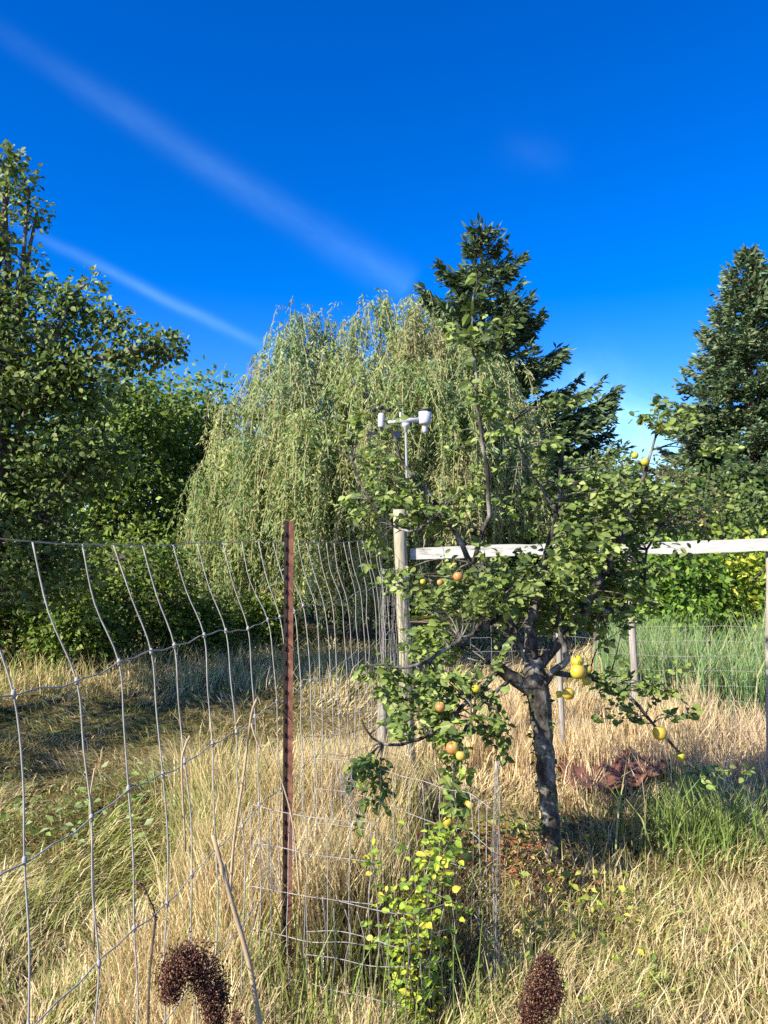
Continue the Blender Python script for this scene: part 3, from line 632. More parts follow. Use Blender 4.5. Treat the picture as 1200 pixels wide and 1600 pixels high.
for k, Yk in enumerate(stays):
    pts = []
    for j in range(6):
        a = fence_pt(Yk, j, k); pts.append(a)
        if j < 5:
            b2 = fence_pt(Yk, j + 1, k); pts.append((a + b2) / 2 + np.array((rng.normal(0, .006) - (.006 if j == 0 else 0), rng.normal(0, .004), 0)))
    wire(fence, pts, .0021 if Yk < 3 else .0024, M_wire, 'stay_wire')
for j in range(6):
    yy = np.arange(1.0, 5.36, .075); pts = [fence_pt(v, j) + np.array((0, 0, .007 * math.sin(i_ * math.pi / 1.0 + .5) * (1 if j else .2))) for i_, v in enumerate(yy)]
    wire(fence, pts, .0019 if j else .0015, M_wire, 'line_wire')
    # knots where the stays cross
kn = MB(); tube(kn, [(0, 0, -.009), (0, 0, -.003), (0, 0, .003), (0, 0, .009)], [.003, .0055, .0055, .003], 6); kme = kn.mesh('knot', M_wire, True)
for k, Yk in enumerate(stays[:14]):
    for j in (1, 2, 3):
        q = link('knot', kme, fence); q.location = Vector(fence_pt(Yk, j, k)) - fence.location

# mesh cage round the sapling
def cage(name, label, loop, zs, step, r, mat, cat='wire mesh', open_=True, jit=.003, zb=-.03):
    loop = [np.array(p, float) for p in loop]; seg = np.array(loop); dl = np.r_[0, np.cumsum(np.linalg.norm(np.diff(seg, axis=0), axis=1))]
    at_ = lambda s: np.array((np.interp(s, dl, seg[:, 0]), np.interp(s, dl, seg[:, 1])))
    o = thing(name, (seg[0][0], seg[0][1], 0), label, cat)
    wv = lambda s, z: np.array((*at_(s), z + .012 * math.sin(s * 5 + z * 3)))
    for z in zs:
        pts = [wv(s, z) + rng.normal(0, jit, 3) * (.5, 1, 1) for s in np.linspace(0, dl[-1], max(3, min(34, int(dl[-1] / .09))))]
        wire(o, pts, r, mat, 'line_wire', 4)
    for s in np.arange(0, dl[-1] + .005, step):
        pts = [wv(s, z) + rng.normal(0, jit, 3) for z in list(zs)[::-1]]; pts = [pts[0] * (1, 1, 0) + (0, 0, zb)] + pts if zs[-1] > .05 else pts
        if len(pts) > 1: wire(o, pts, r, mat, 'stay_wire', 4)
    return o
loop = [P(395, 1300, 2.82)[:2], P(490, 1300, 2.72)[:2], P(592, 1300, 2.70)[:2]]
cage('wire_mesh', 'welded wire mesh panel standing in the grass right of the rusty post', loop, [.635, .50, .35, .20, .055], .075, .0016, M_wire)
loop = [P(492, 1254, 3.35)[:2], P(560, 1254, 3.3)[:2], P(640, 1254, 3.12)[:2], P(735, 1254, 2.92)[:2], P(768, 1254, 2.72)[:2]]
cage('wire_mesh', 'welded wire mesh panel curving behind the yellow-green sapling', loop, [.66, .52, .38, .24, .1], .078, .0016, M_wire)
loop = [P(768, 1200, 2.72)[:2] + np.array((.006, 0)), P(768, 1200, 2.72)[:2] + np.array((.03, .03))]
cage('wire_mesh', 'upright bundle of twisted wire ends right of the sapling', loop, [.82, .7, .5, .3, .1], .009, .0014, M_wire_old, jit=.006)
loop = [P(596, 950, 5.35)[:2] , P(600, 950, 5.2)[:2], P(612, 950, 5.25)[:2], P(620, 950, 5.36)[:2]]
cage('wire_mesh', 'pale fine mesh strip fastened beside the wooden post', loop, [1.42, 1.34, 1.26, 1.18, 1.1, 1.02, .94, .86, .78, .6, .4, .2], .028, .0013, M_wire, jit=.004)
loop = [P(640, 1000, 5.75)[:2], P(860, 1000, 5.6)[:2], P(1000, 1000, 5.5)[:2], P(1195, 1000, 5.25)[:2]]
cage('wire_mesh', 'sheer wire mesh stretched between posts under the white rail in front of the reeds', loop, [1.0, .9, .8, .7, .6, .5, .3, .1], .15, .0012, M_wire, jit=.002)
loop = [P(480, 1400, 2.62)[:2], P(560, 1400, 2.55)[:2], P(640, 1400, 2.50)[:2], P(705, 1400, 2.62)[:2]]
cage('wire_mesh', 'low sagging wire mesh piece around the foot of the sapling', loop, [.40, .31, .22, .12, .04], .05, .0015, M_wire_old, jit=.007)
loop = [P(470, 1200, 3.9)[:2], P(540, 1200, 4.0)[:2], P(600, 1200, 4.3)[:2]]
cage('wire_mesh', 'grey wire mesh piece half sunk in tall grass before the wooden post', loop, [.9, .8, .7, .6, .5], .07, .0016, M_wire_old, jit=.008)
# loose curls of fine netting
for (cx, cy, Y, lab) in [(416, 1350, 2.75, 'small curl of loose wire netting left of the rusty post'), (546, 1245, 3.0, 'small curl of loose wire netting in the tall grass right of the rusty post')]:
    c = P(cx, cy, Y); o = thing('netting_scrap', (c[0], Y, 0), lab, 'wire netting')
    for k in range(9):
        f = (k - 4) / 4; pts = [c + np.array((.018 * f - .05 * u + .015 * math.sin(3 * u + k), .03 * math.cos(k), .18 * u)) for u in (-.5, -.2, .1, .5)]
        pts = [p_ + rng.normal(0, .006, 3) for p_ in pts]; wire(o, pts, .0009, M_wire_old, 'wire', 3)
    for k in range(10):
        u = (k - 5) / 10; pts = [c + np.array((.03 * f - .05 * u, .03 * math.cos(f * 3), .18 * u + .01 * f)) for f in (-1, -.3, .4, 1)]; wire(o, pts, .0009, M_wire_old, 'wire', 3)

# ------------------------------------------------------------------ weather station
wsb = P(637, 838, 5.37)
ws = thing('weather_station', (wsb[0], 5.37, wsb[2]), 'white weather station on a thin pole above the wooden post', 'weather station')
def lathe(mb, c, prof_, sides=20, axis='z'):
    th = np.linspace(0, 2 * np.pi, sides, endpoint=False); v = []; q = []
    for (r, z) in prof_: v += [(c[0] + r * math.cos(a), c[1] + r * math.sin(a), c[2] + z) for a in th]
    for j in range(len(prof_) - 1):
        for k in range(sides): q.append((j * sides + k, j * sides + (k + 1) % sides, (j + 1) * sides + (k + 1) % sides, (j + 1) * sides + k))
    mb.add(v, q)
YW = 5.37; s_ = YW / FOC
mb = MB(); tube(mb, [P(638, 838, YW + .005), P(636, 750, YW), P(634, 672, YW)], .009, 10); mb.build('pole', M_pole, ws, True)
a0, a1 = P(606, 660, YW), P(656, 656, YW)
mb = MB(); tube(mb, [a0, (a0 + a1) / 2 + (0, 0, .004), a1], [.011, .019, .017], 8); mb.build('arm', M_white, ws, True)
mb = MB(); lathe(mb, P(634, 664, YW), [(0, -.055), (.012, -.05), (.016, -.02), (.026, -.012), (.03, .012), (0, .014)]); mb.build('mount', M_white, ws, True)
c = P(664, 663, YW)
mb = MB(); lathe(mb, c, [(0, -.002), (.038, 0), (.042, .012), (.045, .088), (.042, .088), (.03, .06), (0, .055)]); rg = mb.build('rain_gauge', M_white, ws, True)
mb = MB(); lathe(mb, c + (0, 0, .089), [(.043, 0), (.049, .004), (.049, .014), (.044, .015), (.03, .0), (0, -.02)]); mb.build('gauge_rim', M_black, ws, True)
mb = MB(); lathe(mb, c + (0, 0, -.002), [(.019, 0), (.019, -.045), (.013, -.06), (0, -.062)]); mb.build('sensor_shield', M_white, ws, True)
c = P(596, 668, YW)
mb = MB(); lathe(mb, c, [(0, 0), (.022, 0), (.025, .01), (.024, .085), (.018, .1), (0, .102)]); mb.build('sensor_body', M_white, ws, True)
for k in range(3):   # anemometer cups above, on their arms
    a = k * 2.094 + .5; top = c + np.array((0, 0, .128)); e = top + np.array((math.cos(a) * .06, math.sin(a) * .06, 0))
    mb = MB(); tube(mb, [top, e], .003, 5); arm_ = mb.build('cup_arm', M_black, ws)
    mb = MB(); lathe(mb, e + (0, 0, -.012), [(0, -.004), (.012, 0), (.019, .012), (.02, .024), (.016, .024), (.008, .008), (0, .004)], 12); mb.build('cup', M_black, ws, True)
mb = MB(); tube(mb, [c + (0, 0, .1), c + (0, 0, .135)], .007, 8); mb.build('rotor_hub', M_black, ws)
mb = MB(); tube(mb, [c + (0, 0, 0), c + (0, 0, -.04)], .006, 8); mb.build('vane_axle', M_black, ws)
mb = MB(); v0 = c + (0, 0, -.045); mb.add([v0 + (-.05, 0, -.004), v0 + (-.05, 0, .012), v0 + (-.095, 0, .02), v0 + (-.105, 0, -.02), v0 + (.06, 0, 0), v0 + (-.05, .003, -.004), v0 + (-.05, .003, .012), v0 + (-.095, .003, .02), v0 + (-.105, .003, -.02), v0 + (.06, .003, 0)], [(0, 3, 2, 1), (5, 6, 7, 8)], [(0, 1, 4), (5, 9, 6)]); mb.build('wind_vane', M_black, ws)
c = P(620, 680, YW)
mb = MB(); box(mb, c + (-.03, .0, -.02), c + (.025, .035, .03)); mb.build('solar_panel', M_panel, ws)
mb = MB(); tube(mb, [P(626, 652, YW), P(626, 644, YW)], .009, 8); mb.build('bubble_level', M_white, ws)

# ------------------------------------------------------------------ the apple tree
YA = 3.66
APPLE_G = [(.17, .24, .05), (.22, .28, .06), (.11, .16, .04), (.29, .34, .1), (.08, .12, .035)]
ab = P(868, 1380, YA); at0 = thing('apple_tree', (ab[0], YA, 0), 'crooked old apple tree with lichened trunk and scattered yellow apples', 'tree')
mb = MB(); pth = bez([np.array((ab[0] + .005, YA, -.08)), P(866, 1340, YA), P(860, 1280, YA), P(853, 1200, YA), P(846, 1130, YA), P(838, 1070, YA), P(832, 1030, YA)], 36)
tube(mb, pth + rnd(len(pth)) * .002, np.interp(np.linspace(0, 1, len(pth)), [0, .08, .3, .55, .8, 1], [.06, .046, .041, .044, .056, .047]), 14, lump=.09)
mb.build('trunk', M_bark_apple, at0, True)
br = MB(); SK = []
def AL(pts, r0, r1, n=14):
    p = bez([P(*q) for q in pts], n); p[1:-1] += rnd(len(p) - 2) * .004; tube(br, p, np.linspace(r0, r1, len(p)), 7, lump=.08); SK.append(p); return p
AL([(838, 1085, YA), (800, 1060, YA - .04), (772, 1040, YA - .08)], .038, .027, 8)                 # sawn stub
AL([(838, 1085, YA), (862, 1052, YA - .05), (884, 1030, YA - .08), (878, 995, YA - .08), (872, 965, YA - .08)], .02, .011)
AL([(834, 1040, YA), (828, 980, YA), (845, 900, YA + .05), (870, 800, YA + .05), (880, 700, YA + .1)], .034, .007, 20)
AL([(834, 1045, YA), (790, 960, YA + .1), (740, 890, YA + .1), (700, 810, YA + .1), (640, 740, YA + .1), (610, 670, YA + .1)], .022, .004, 22)
AL([(836, 1050, YA), (905, 960, YA), (960, 860, YA + .1), (1000, 760, YA + .1), (1032, 668, YA + .1)], .026, .005, 20)
AL([(836, 1060, YA), (800, 1000, YA + .4), (730, 940, YA + .6), (660, 900, YA + .7)], .02, .006)
AL([(780, 1048, YA - .06), (730, 1095, YA - .2), (690, 1135, YA - .35), (640, 1160, YA - .4), (590, 1160, YA - .4), (565, 1125, YA - .35)], .012, .004, 20)
AL([(740, 880, YA - .1), (765, 780, YA - .2), (752, 680, YA - .2), (742, 590, YA - .2), (738, 500, YA - .2), (745, 430, YA - .2)], .012, .003, 24)
AL([(862, 1050, YA - .05), (920, 1060, YA + .1), (975, 1080, YA + .2), (1020, 1130, YA + .2), (1065, 1180, YA + .2), (1100, 1215, YA + .2)], .014, .004, 20)
AL([(905, 960, YA), (1000, 940, YA + .3), (1010, 860, YA + .3), (1060, 790, YA + .3)], .013, .004)
AL([(800, 1060, YA - .05), (745, 1110, YA - .4), (715, 1180, YA - .6), (705, 1270, YA - .7), (700, 1310, YA - .7)], .01, .003, 20)
AL([(690, 800, YA - .1), (640, 830, YA), (590, 800, YA + .1), (550, 720, YA + .1)], .01, .003)
AL([(870, 800, YA), (820, 720, YA), (800, 650, YA - .1)], .01, .003)
AL([(790, 960, YA), (720, 1000, YA - .2), (650, 1040, YA - .3), (580, 1040, YA - .3)], .014, .004)
skA = np.vstack(SK)
# foliage areas of the crown (photo centre, distance, photo radii, depth radius, share of shoots)
areas = [(750, 940, YA, 95, 50, .45, 13), (890, 890, YA + .1, 90, 100, .45, 26), (960, 860, YA + .2, 70, 100, .4, 14), (850, 765, YA, 80, 70, .4, 8), (940, 765, YA + .1, 70, 50, .35, 8), (830, 965, YA + .2, 90, 34, .3, 8), (690, 1010, YA, 50, 35, .3, 4),
         (680, 1070, YA - .2, 70, 45, .25, 9), (600, 1045, YA - .2, 42, 24, .2, 2.6), (655, 1130, YA - .35, 50, 32, .2, 4.5), (585, 1185, YA - .4, 22, 16, .1, 1.2), (745, 1105, YA - .3, 35, 40, .2, 3.5),
         (600, 765, YA + .1, 55, 55, .3, 5), (555, 705, YA + .1, 42, 40, .2, 2.6), (585, 840, YA + .2, 25, 40, .3, 1.2), (660, 800, YA + .1, 30, 40, .2, 3), (628, 905, YA - .1, 18, 22, .1, .8), (715, 790, YA, 50, 40, .3, 3.5), (598, 690, YA + .1, 30, 22, .2, 1.0),
         (745, 650, YA - .2, 38, 58, .12, 4.5), (748, 540, YA - .2, 22, 60, .1, .9), (860, 650, YA, 40, 40, .15, 1.6), (870, 700, YA, 40, 30, .2, 3), (1015, 780, YA + .2, 50, 50, .25, 4), (1040, 665, YA + .1, 22, 22, .1, 1.6), (1080, 690, YA + .2, 25, 20, .1, .8), (1040, 810, YA + .3, 50, 35, .2, 2.5),
         (965, 1065, YA + .1, 45, 28, .12, 2.6), (1010, 1120, YA + .2, 40, 22, .12, 2.6), (1100, 1205, YA + .2, 26, 25, .1, 1.6), (920, 1045, YA, 35, 30, .15, 2), (640, 915, YA + .3, 40, 30, .2, 2.2), (950, 950, YA + .2, 50, 50, .3, 5)]
GAPS = [(575, 700, 615, 775, .93), (640, 850, 835, 885, .75), (600, 655, 900, 1045, .85), (690, 745, 860, 945, .7), (860, 945, 1010, 1110, .9), (1000, 1085, 1115, 1210, .8), (765, 870, 1010, 1110, .95), (700, 860, 560, 800, .25)]   # open places in the crown
aw = np.array([a[6] for a in areas], float); nsh = 570
ka = rng.choice(len(areas), nsh, p=aw / aw.sum()); Cs, Ds, Us, Lz, Cl = [], [], [], [], []
for k in ka:
    px, py, Y, rx, ry, dz, _ = areas[k]; d = nrm(rnd(1))[0] * rng.uniform(.1, 1) ** .55
    qx, qy = px + d[0] * rx, py + d[2] * ry
    if any(x0 < qx < x1 and y0 < qy < y1 and rng.uniform() < pr_ for x0, x1, y0, y1, pr_ in GAPS): continue
    tgt = P(qx, qy, Y + d[1] * dz)
    p = branch_to(skA, tgt, .02); ln = np.linalg.norm(p[-1] - p[0]); tube(br, p, np.linspace(.0042, .0016, len(p)), 4, False)
    e = nrm(p[-1] - p[-2]); short = rng.uniform(.09, .24); tail = p[-1] + e * short + np.array((0, 0, rng.uniform(-.06, .06)))
    tube(br, np.array([p[-1], (p[-1] + tail) / 2, tail]), [.0016, .0013, .001], 3, False)
    nl = rng.integers(15, 26); u = rng.uniform(0, 1, nl) ** .8
    st = p[-2] * (1 - u[:, None]) + tail * u[:, None]; st += rnd(nl) * .014
    a = rng.uniform(0, 2 * np.pi, nl); dv = np.stack([np.cos(a), np.sin(a), rng.normal(-.15, .35, nl)], -1) + e * .5
    Cs.append(st); Ds.append(dv); Us.append(rnd(nl) * .5 + LIGHTWARD); Lz.append(rng.uniform(.026, .05, nl))
    tt = rng.uniform(.8, 1.25); yel = 1 if py > 1150 and px < 800 else 0
    Cl.append(palette(nl, APPLE_G, None, .12) * tt)
# the lower drooping shoot has brighter yellow-green leaves
for q, cnt in (((708, 1150, YA - .55), 22), ((712, 1205, YA - .62), 30), ((706, 1270, YA - .68), 26), ((722, 1120, YA - .5), 18), ((700, 1315, YA - .74), 26), ((690, 1350, YA - .8), 20), ((706, 1180, YA - .6), 24), ((715, 1235, YA - .64), 24)):
    st = P(*q) + rnd(cnt) * .035; Cs.append(st); a = rng.uniform(0, 2 * np.pi, cnt); Ds.append(np.stack([np.cos(a), np.sin(a), rng.normal(-.4, .3, cnt)], -1)); Us.append(rnd(cnt) * .5 + (0, -.3, .7)); Lz.append(rng.uniform(.035, .055, cnt)); Cl.append(palette(cnt, [(.22, .33, .05), (.32, .42, .07), (.12, .2, .04)]))
# pale long leaves on the tall leader
nl = 34; u = rng.uniform(0, 1, nl); ld_pts = np.stack([P(740 + 8 * math.sin(9 * v), 590 - 165 * v, YA - .2) for v in u]); Cs.append(ld_pts); a = rng.uniform(0, 2 * np.pi, nl)
Ds.append(np.stack([np.cos(a), np.sin(a), rng.normal(-.1, .4, nl)], -1)); Us.append(rnd(nl) * .6 + (0, -.2, .8)); Lz.append(rng.uniform(.05, .075, nl)); Cl.append(palette(nl, [(.2, .26, .13), (.26, .32, .17), (.12, .2, .06)]))
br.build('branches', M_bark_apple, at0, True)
Cs = np.vstack(Cs); Ds = np.vstack(Ds); Us = np.vstack(Us); Lz = np.concatenate(Lz); Cl = np.vstack(Cl)
finish_leaves(at0, (Cs, Ds, Us, Lz, Lz * rng.uniform(.36, .6, len(Lz)), Cl, LEAF8), MB(), M_leafgloss, single=300, ramp=APPLE_G)
# ivy-like leaves and moss on the trunk
tk = MB(); nn_ = 130; u = rng.uniform(.25, .95, nn_); pc = np.stack([np.interp(u, np.linspace(0, 1, len(pth)), pth[:, i_]) for i_ in range(3)], -1); a = rng.uniform(0, 2 * np.pi, nn_)
dr = np.stack([np.cos(a), np.sin(a), rng.normal(-.2, .3, nn_)], -1); leaves(tk, pc + dr * .045, dr + rnd(nn_) * .4, rnd(nn_) * .5 + (0, 0, .8), rng.uniform(.02, .04, nn_), rng.uniform(.012, .022, nn_), LEAF4, palette(nn_, GREEN_DK))
f = tk.build('trunk_leaves', M_leaf, at0); f['kind'] = 'stuff'

# apples
def apple_mesh(mat):
    mb = MB(); R = 1.0; pr = [(0, .72), (.12, .74), (.3, .88), (.55, .93), (.8, .75), (.97, .35), (1, .0), (.93, -.38), (.72, -.75), (.42, -.92), (.2, -.9), (.08, -.8), (0, -.78)]
    sides = 18; th = np.linspace(0, 2 * np.pi, sides, endpoint=False); v = []; q = []
    for j, (r, z) in enumerate(pr): v += [(r * math.cos(a) * (1 + .025 * math.cos(5 * a)), r * math.sin(a), z) for a in th]
    for j in range(len(pr) - 1):
        for k in range(sides): q.append((j * sides + k, (j + 1) * sides + k, (j + 1) * sides + (k + 1) % sides, j * sides + (k + 1) % sides))
    mb.add(v, q); return mb.mesh('apple', mat, True)
am = {0: apple_mesh(M_apple_y), 1: apple_mesh(M_apple_o)}
sm = MB(); tube(sm, [(0, 0, .7), (.05, 0, 1.1), (.18, .05, 1.6)], .06, 5); stem_me = sm.mesh('stem', M_twig)
apples = [  # px, py, Y, radius px, kind, label
    (716, 901, YA - .55, 8.5, 1, 'orange-yellow apple high in the crown just under the white rail'),
    (688, 910, YA - .45, 5.5, 1, 'small half-hidden apple left of the one under the white rail'),
    (661, 909, YA - .45, 5, 0, 'tiny yellow apple nearest the wooden post'),
    (903, 1050, YA - .42, 13, 0, 'biggest yellow apple in the cluster right of the trunk fork'),
    (902, 1034, YA - .38, 10.5, 0, 'yellow apple on top of the cluster right of the trunk fork'),
    (918, 1046, YA - .36, 8, 1, 'orange-cheeked apple at the edge of the cluster'),
    (917, 1064, YA - .38, 8, 0, 'greenish apple hanging lowest in the cluster'),
    (888, 1084, YA - .35, 10.5, 0, 'single round yellow apple hanging below the cluster'),
    (873, 1085, YA - .3, 6.5, 0, 'small yellow apple hanging beside the single one below the cluster'),
    (1031, 1146, YA - .05, 12, 0, 'large bright yellow apple on the drooping side branch'),
    (1063, 1182, YA + .02, 7.5, 0, 'small yellow apple hanging free beyond the end of the drooping branch'),
    (1031, 672, YA, 6, 0, 'yellow apple at the very top of the crown against the sky'),
    (1008, 722, YA, 7, 0, 'yellow apple near the crown top over the white rail'),
    (992, 712, YA + .05, 6, 0, 'pale apple beside the one near the crown top'),
    (744, 1076, YA - .4, 7.5, 0, 'yellow apple left of the sawn limb stub'),
    (688, 1105, YA - .6, 8.5, 1, 'orange apple among dark leaves above the curved lower branch'),
    (707, 1169, YA - .68, 11, 1, 'large blushed apple on the hanging shoot below the curved branch'),
    (720, 1181, YA - .7, 8.5, 1, 'blushed apple tucked under the large one on the hanging shoot'),
    (734, 1258, YA - .65, 9, 1, 'orange apple lower on the hanging shoot'),
    (699, 1284, YA - .7, 8, 0, 'yellow apple at the tip of the hanging shoot'),
    (716, 1338, YA - .7, 7.5, 1, 'lowest orange apple above the reddish fern')]
for px, py, Y, rp, kd, lab in apples:
    c = P(px, py, Y); R = rp * .92 * Y / FOC
    o = link('apple', am[kd], None, tuple(c)); o.scale = (R, R, R * .93); o.rotation_euler = (rng.uniform(-.3, .3), rng.uniform(-.3, .3), rng.uniform(0, 6.3)); tag(o, lab, 'apple', 'apples on the old apple tree')
    link('stem', stem_me, o)

# ------------------------------------------------------------------ yellow-green sapling in the cage
SY = 2.62
sb = P(640, 1660, SY); sp = thing('sapling', (sb[0], SY, 0), 'bright yellow-green leafy sapling inside the wire mesh', 'sapling')
YG = [(.34, .45, .05), (.24, .36, .05), (.46, .54, .06), (.16, .25, .04), (.6, .54, .07)]
st = MB(); Cs, Ds, Us, Lz, Cl = [], [], [], [], []
for (pts, n_) in [([(640, 1650, SY), (636, 1560, SY), (625, 1450, SY), (610, 1390, SY + .05)], 90), ([(645, 1650, SY), (655, 1540, SY), (665, 1430, SY + .02), (690, 1340, SY + .05), (686, 1300, SY + .05)], 130), ([(650, 1650, SY), (680, 1560, SY + .05), (690, 1480, SY + .08), (720, 1400, SY + .1)], 80), ([(636, 1600, SY), (600, 1500, SY), (585, 1360, SY + .1), (570, 1330, SY + .1)], 60), ([(645, 1600, SY), (640, 1500, SY), (650, 1400, SY + .03), (640, 1310, SY + .05)], 110), ([(655, 1600, SY), (668, 1480, SY), (672, 1380, SY), (715, 1290, SY + .02)], 90), ([(640, 1650, SY), (650, 1600, SY - .05), (640, 1500, SY - .08), (650, 1420, SY - .06)], 120)]:
    p = bez([P(*q) for q in pts], 16); tube(st, p, np.linspace(.005, .0015, len(p)), 5)
    u = rng.uniform(.1, 1, n_); q = np.stack([np.interp(u, np.linspace(0, 1, len(p)), p[:, i_]) for i_ in range(3)], -1); a = rng.uniform(0, 2 * np.pi, n_)
    Cs.append(q + rnd(n_) * np.array((.032, .03, .02))); Ds.append(np.stack([np.cos(a), np.sin(a), rng.normal(.1, .4, n_)], -1)); Us.append(rnd(n_) * .5 + (0, -.4, .7)); Lz.append(rng.uniform(.019, .038, n_)); Cl.append(palette(n_, YG))
st.build('stems', M_twig, sp, True)
Cs = np.vstack(Cs); Lz = np.concatenate(Lz)
finish_leaves(sp, (Cs, np.vstack(Ds), np.vstack(Us), Lz, Lz * .52, np.vstack(Cl), LEAF8), MB(), M_leaf, single=190, ramp=YG)
# low weeds and dead fern
def weed(name, px, py, n, spread, h, cols, L, label, cat, mat=M_leaf, ar=.55, group=None, Ws=None):
    Y = ground_Y(px, py); c = P(px, py, Y); o = thing(name, (c[0], Y, 0), label, cat, group)
    q = np.stack([c[0] + rng.normal(0, spread, n), Y + rng.normal(0, spread, n), rng.uniform(.02, h, n)], -1); q[:, 2] += gz(q[:, 0], q[:, 1])
    stb = MB()
    for j in range(max(4, n // 12)): tube(stb, [np.array((c[0] + rng.normal(0, spread * .3), Y + rng.normal(0, spread * .3), -.02)), q[j]], .0016, 3, False)
    stb.build('stems', M_twig, o); lm = MB(); s = rng.uniform(.6, 1.3, n); a = rng.uniform(0, 2 * np.pi, n)
    leaves(lm, q, np.stack([np.cos(a), np.sin(a), rng.normal(.1, .35, n)], -1), rnd(n) * .5 + (0, 0, .8), L * s, L * ar * s, LEAF4, palette(n, cols)); f = lm.build('leaves', mat, o); f['kind'] = 'stuff'; return o
RED = [(.34, .13, .05), (.42, .2, .08), (.24, .09, .04), (.5, .3, .13), (.3, .25, .08)]
weed('dead_fern', 765, 1390, 900, .14, .22, RED, .03, 'withered orange-red fern left of the apple trunk foot', 'fern')
weed('dead_fern', 880, 1405, 320, .13, .08, RED, .028, 'low russet leaves around the apple trunk foot', 'fern')
weed('weed_patch', 790, 1350, 200, .14, .2, [(.3, .34, .06), (.42, .42, .1), (.2, .26, .05)], .05, 'yellowing weeds right behind the orange-red fern', 'weeds')
weed('weed_patch', 905, 1450, 150, .17, .16, [(.36, .42, .06), (.2, .3, .05), (.5, .5, .09)], .042, 'yellow-leaved weeds in the grass below the apple trunk', 'weeds')
weed('weed_patch', 960, 1560, 130, .16, .12, [(.3, .38, .06), (.16, .24, .05), (.55, .52, .08)], .036, 'scattered yellow-green weeds low in the right foreground', 'weeds')
weed('weed_patch', 1060, 1510, 90, .22, .1, [(.3, .38, .06), (.18, .26, .05)], .034, 'sparse weeds in the pale grass at the right', 'weeds')
weed('weed_patch', 140, 1290, 240, .3, .16, [(.16, .26, .06), (.24, .34, .09), (.3, .36, .16)], .05, 'fresh green weeds on the sunlit rim of the shadow in the left field', 'weeds')
weed('weed_patch', 750, 1560, 110, .12, .14, [(.14, .22, .05), (.26, .34, .07)], .036, 'dark green weeds right of the sapling', 'weeds')
weed('weed_patch', 520, 1190, 160, .25, .3, [(.2, .25, .07), (.3, .3, .1)], .04, 'dull green weeds along the wire fence', 'weeds')
# big-leaved plant at the right
Yb = ground_Y(1098, 1300); c = P(1098, 1210, Yb); o = thing('broadleaf_plant', (c[0], Yb, 0), 'small plant with long drooping green leaves at the edge of the shade', 'plant')
mb = MB(); tube(mb, [np.array((c[0], Yb, 0)), c], .006, 5); mb.build('stem', M_twig, o)
LB = (np.array([(0, 0, 0), (.3, 0, .04), (.65, 0, .0), (1, 0, -.25), (.3, .5, .1), (.65, .5, .05), (.3, -.5, .1), (.65, -.5, .05)]), np.array([(0, 1, 4), (1, 5, 4), (1, 2, 5), (2, 3, 5), (0, 6, 1), (1, 6, 7), (1, 7, 2), (2, 7, 3)]))
Mb = foliage_mat('long_leaf', ramp=[(.12, .24, .05), (.2, .32, .08), (.3, .4, .14)])
for k in range(13):
    a = k * 2.4; lmm = MB(); leaves(lmm, [c + (0, 0, -.012 * (k // 3))], [np.array((math.cos(a), math.sin(a), .5 - .07 * k))], [np.array((0, 0, 1.)) + rnd(1)[0] * .2], .13 * rng.uniform(.8, 1.2), .04, LB, [(.2, .3, .08)]); lmm.build('leaf', Mb, o)
# red cloth lying in the grass
Yr = 5.2; mb = MB(); nu, nv = 30, 12; a = P(868, 1215, Yr); b2 = P(1045, 1200, 5.5)
vv = []
for iu in range(nu):
    for iv in range(nv):
        u = iu / (nu - 1); w = iv / (nv - 1); x = a[0] * (1 - u) + b2[0] * u + .04 * vn1(u * 3, w * 3, 2.); y = 4.75 + .75 * w + .2 * u + .08 * vn2(u * 4, w * 2, 1.3)
        vv.append((x, y, gz(x, y) + .10 + .04 * w + .035 * vn3(u * 7, w * 3, 1.4) + .03 * vn1(u * 20, w * 7, 1.1) - .06 * (u > .9)))
mb.add(vv, [(iu * nv + iv, (iu + 1) * nv + iv, (iu + 1) * nv + iv + 1, iu * nv + iv + 1) for iu in range(nu - 1) for iv in range(nv - 1)])
o = root_mesh('ground_cloth', mb, M_cloth, (a[0], 5.0, 0), True); tag(o, 'crumpled faded red ground cloth lying in the grass behind the apple trunk', 'cloth')
sol = o.modifiers.new('thickness', 'SOLIDIFY'); sol.thickness = .006
mb = MB(); n = 420; x = rng.uniform(a[0] - .3, b2[0] + .1, n); y = rng.uniform(4.5, 5.5, n)
blades(mb, x, y, rng.uniform(.2, .45, n), np.full(n, .003), np.abs(rng.normal(0, .6, n)), rng.uniform(0, 6.3, n), palette(n, STRAW + [(.4, .2, .12)]))
tag(link('straw_litter', mb.mesh('straw_litter', M_grass)), 'straw blades growing through the faded red cloth', 'grass', kind='stuff')

